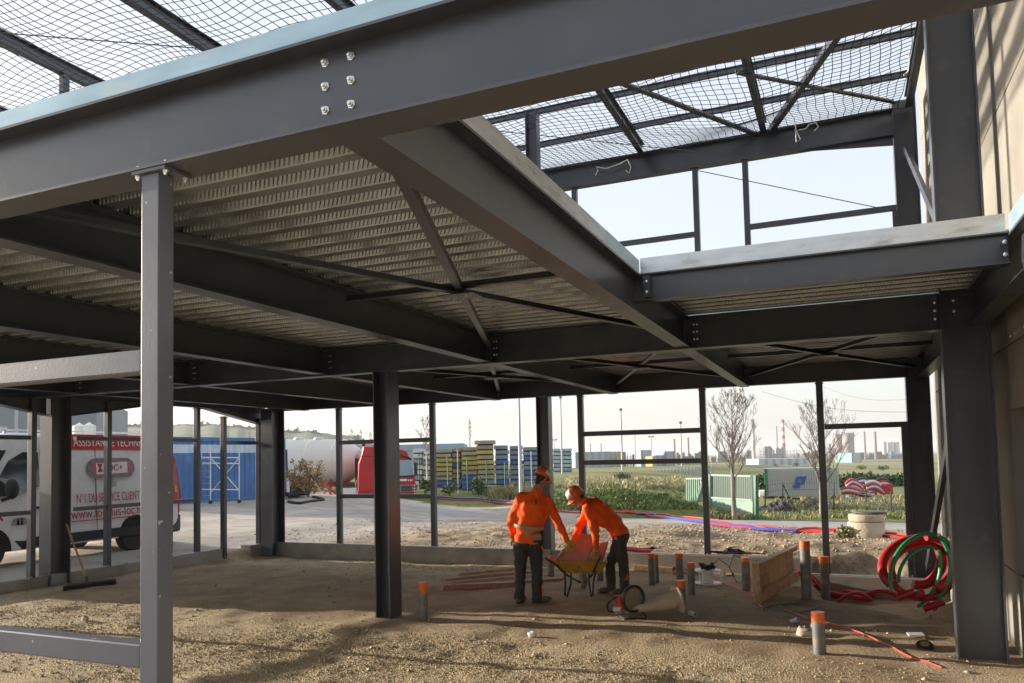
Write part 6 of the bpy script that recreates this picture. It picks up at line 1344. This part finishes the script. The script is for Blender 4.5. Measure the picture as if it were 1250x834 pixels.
shed(926,992,560.5,567,330,mat('shed_pale_roof',(.50,.55,.60),.5,0,.05,.1),'long low shed with pale blue roof above the storage container',7); shed(1040,1052,553,564,600,mat('shed_teal',(.17,.30,.32),.6),'teal block right of the big round silos',3)
# palisade and vehicles at the works
pf = thing('palisade_fence', P0(820,590,95), 'pale grey palisade in front of the works', 'fence'); PFm = mat('palisade_grey',(.42,.45,.47),.6)
for x in np.arange(748,872,4.2): y0 = 590-(x-748)*.06; a, b = AT(x,y0,95), AT(x,y0-11-(x-748)*.03,95); MB().bar(a, b, .22, .08).build('picket', PFm, pf)
for q in (2,9): MB().bar(AT(748,590-q,95), AT(872,583-q-1,95), .08, .16).build('rail', PFm, pf)
def car(x, yb, dep, wpx, m, lab):
    g = AT(x,yb,dep); k = dep/CF; w = wpx*k; h = w*.34; t = thing('parked_car', g, lab, 'car', 'cars parked at the works'); pr_ = [(-.5,.12),(-.5,.5),(-.36,.58),(-.2,1),(.2,1),(.38,.6),(.5,.52),(.5,.12)]
    MB().prism([(a*w,b*h) for a, b in pr_], g, RT, UP, FW*w*.4).build('body', m, t, fix=True); MB().prism([(-.30*w,.62*h),(-.17*w,.93*h),(.17*w,.93*h),(.30*w,.62*h)], g-FW*.02, RT, UP, FW*.05).build('window', GLASS, t, fix=True)
    for s in (-.3,.3): wheel(t, g+RT*w*s+UP*h*.14+FW*.1, h*.22, .2, FW)
car(784,573,150,9,mat('car_silver',(.45,.47,.49),.3,.4),'silver car at the works right of the tall lamp post'); car(831,572,170,7,WHITEP,'white car at the works by the right lamp post'); car(848,573,170,7,mat('car_red',(.35,.05,.05),.3),'red car at the works behind the palisade end'); car(815,573,165,7,mat('car_dark',(.08,.09,.11),.3),'dark car at the works behind the palisade')
# bushes on the plain
bush(1051,574,13,567,'round bush on the dry field, left of two larger ones',GR,300,31); bush(1078,575,16,566,'round bush on the dry field, right of two larger ones',GR,300,32); bush(1043,580,6,574,'small bush on the dry field below the left large one',GR,150,33); bush(1062,579,6,573.5,'small bush on the dry field between the two large ones',GR,150,34)
bush(972,571,10,564,'dark bush over the storage container roof line',GR,200,35); bush(948,571,8,566,'small bush left of the dark one over the container roof line',GR,150,36)
# hedge line behind the tarpaulins
r = np.random.default_rng(44); mb = MB()
for x in np.arange(1020,1112,3.): leafcloud(mb, AT(x,591,DTp+14)+UP*.2, (1.0,.8,.7), 40, .22, r, 2)
tag(mb.build('hedge', GR[:2]), 'low dark green hedge between the scrap lot and the dry field', 'hedge')
# tree belts on the hill skyline
r = np.random.default_rng(45); mb = MB()
for px in np.linspace(150,455,190):
    p = AT(px, float(np.interp(px, HX, HY)), 690)-UP*(4+5*r.random()); leafcloud(mb, p, (13,9,r.uniform(2.5,6.)), 34, 3.2, r, 2)
tag(mb.build('hill_woods', [mat('far_wood_a',(.035,.055,.025),.9), mat('far_wood_b',(.065,.085,.035),.9)]), kind='stuff')
# overhead lines
for i, (p, q) in enumerate((((1000,470),(1112,487)),((930,478),(1112,503)))):
    a, b = AT(*p,70), AT(*q,60); mb = MB(); mb.tube([a.lerp(b,s)-UP*.6*math.sin(math.pi*s) for s in np.linspace(0,1,14)], .022, 4); tag(mb.build('power_line', mat('line_grey',(.25,.25,.26),.6)), ('upper overhead line crossing the sky in the right window bay','lower overhead line crossing the sky behind the second street tree')[i], 'power line')
# steam drifting from the pale chimney
sm_ = bpy.data.materials.new('steam'); sm_.use_nodes = True; n_ = sm_.node_tree; n_.nodes.remove(n_.nodes['Principled BSDF']); pv = n_.nodes.new('ShaderNodeVolumePrincipled'); pv.inputs['Color'].default_value = (.95,.96,.97,1)
pv.inputs['Density'].default_value = .035; n_.links.new(pv.outputs[0], n_.nodes['Material Output'].inputs['Volume'])
mb = MB(); k = 900/CF
for x, y, rx, ry in ((917,517,5,5),(915,527,6,8),(922,538,9,7),(932,548,12,6),(926,555,14,6)): mb.ell(AT(x,y,905), (rx*k,rx*k,ry*k), None, 16)
o = fuse(mb, 'steam', sm_, None, 3.0, 2); tag(o, kind='stuff')
# ================================================================== THIN AIR HAZE
hz_ = bpy.data.materials.new('haze'); hz_.use_nodes = True; n_ = hz_.node_tree; n_.nodes.remove(n_.nodes['Principled BSDF']); pv = n_.nodes.new('ShaderNodeVolumePrincipled')
pv.inputs['Color'].default_value = (.93,.95,.97,1); pv.inputs['Density'].default_value = .00024; pv.inputs['Anisotropy'].default_value = .2
n_.links.new(pv.outputs[0], n_.nodes['Material Output'].inputs['Volume'])
tag(MB().box(-9600,9600,-1200,9600,-16,62).build('haze', hz_), kind='stuff')
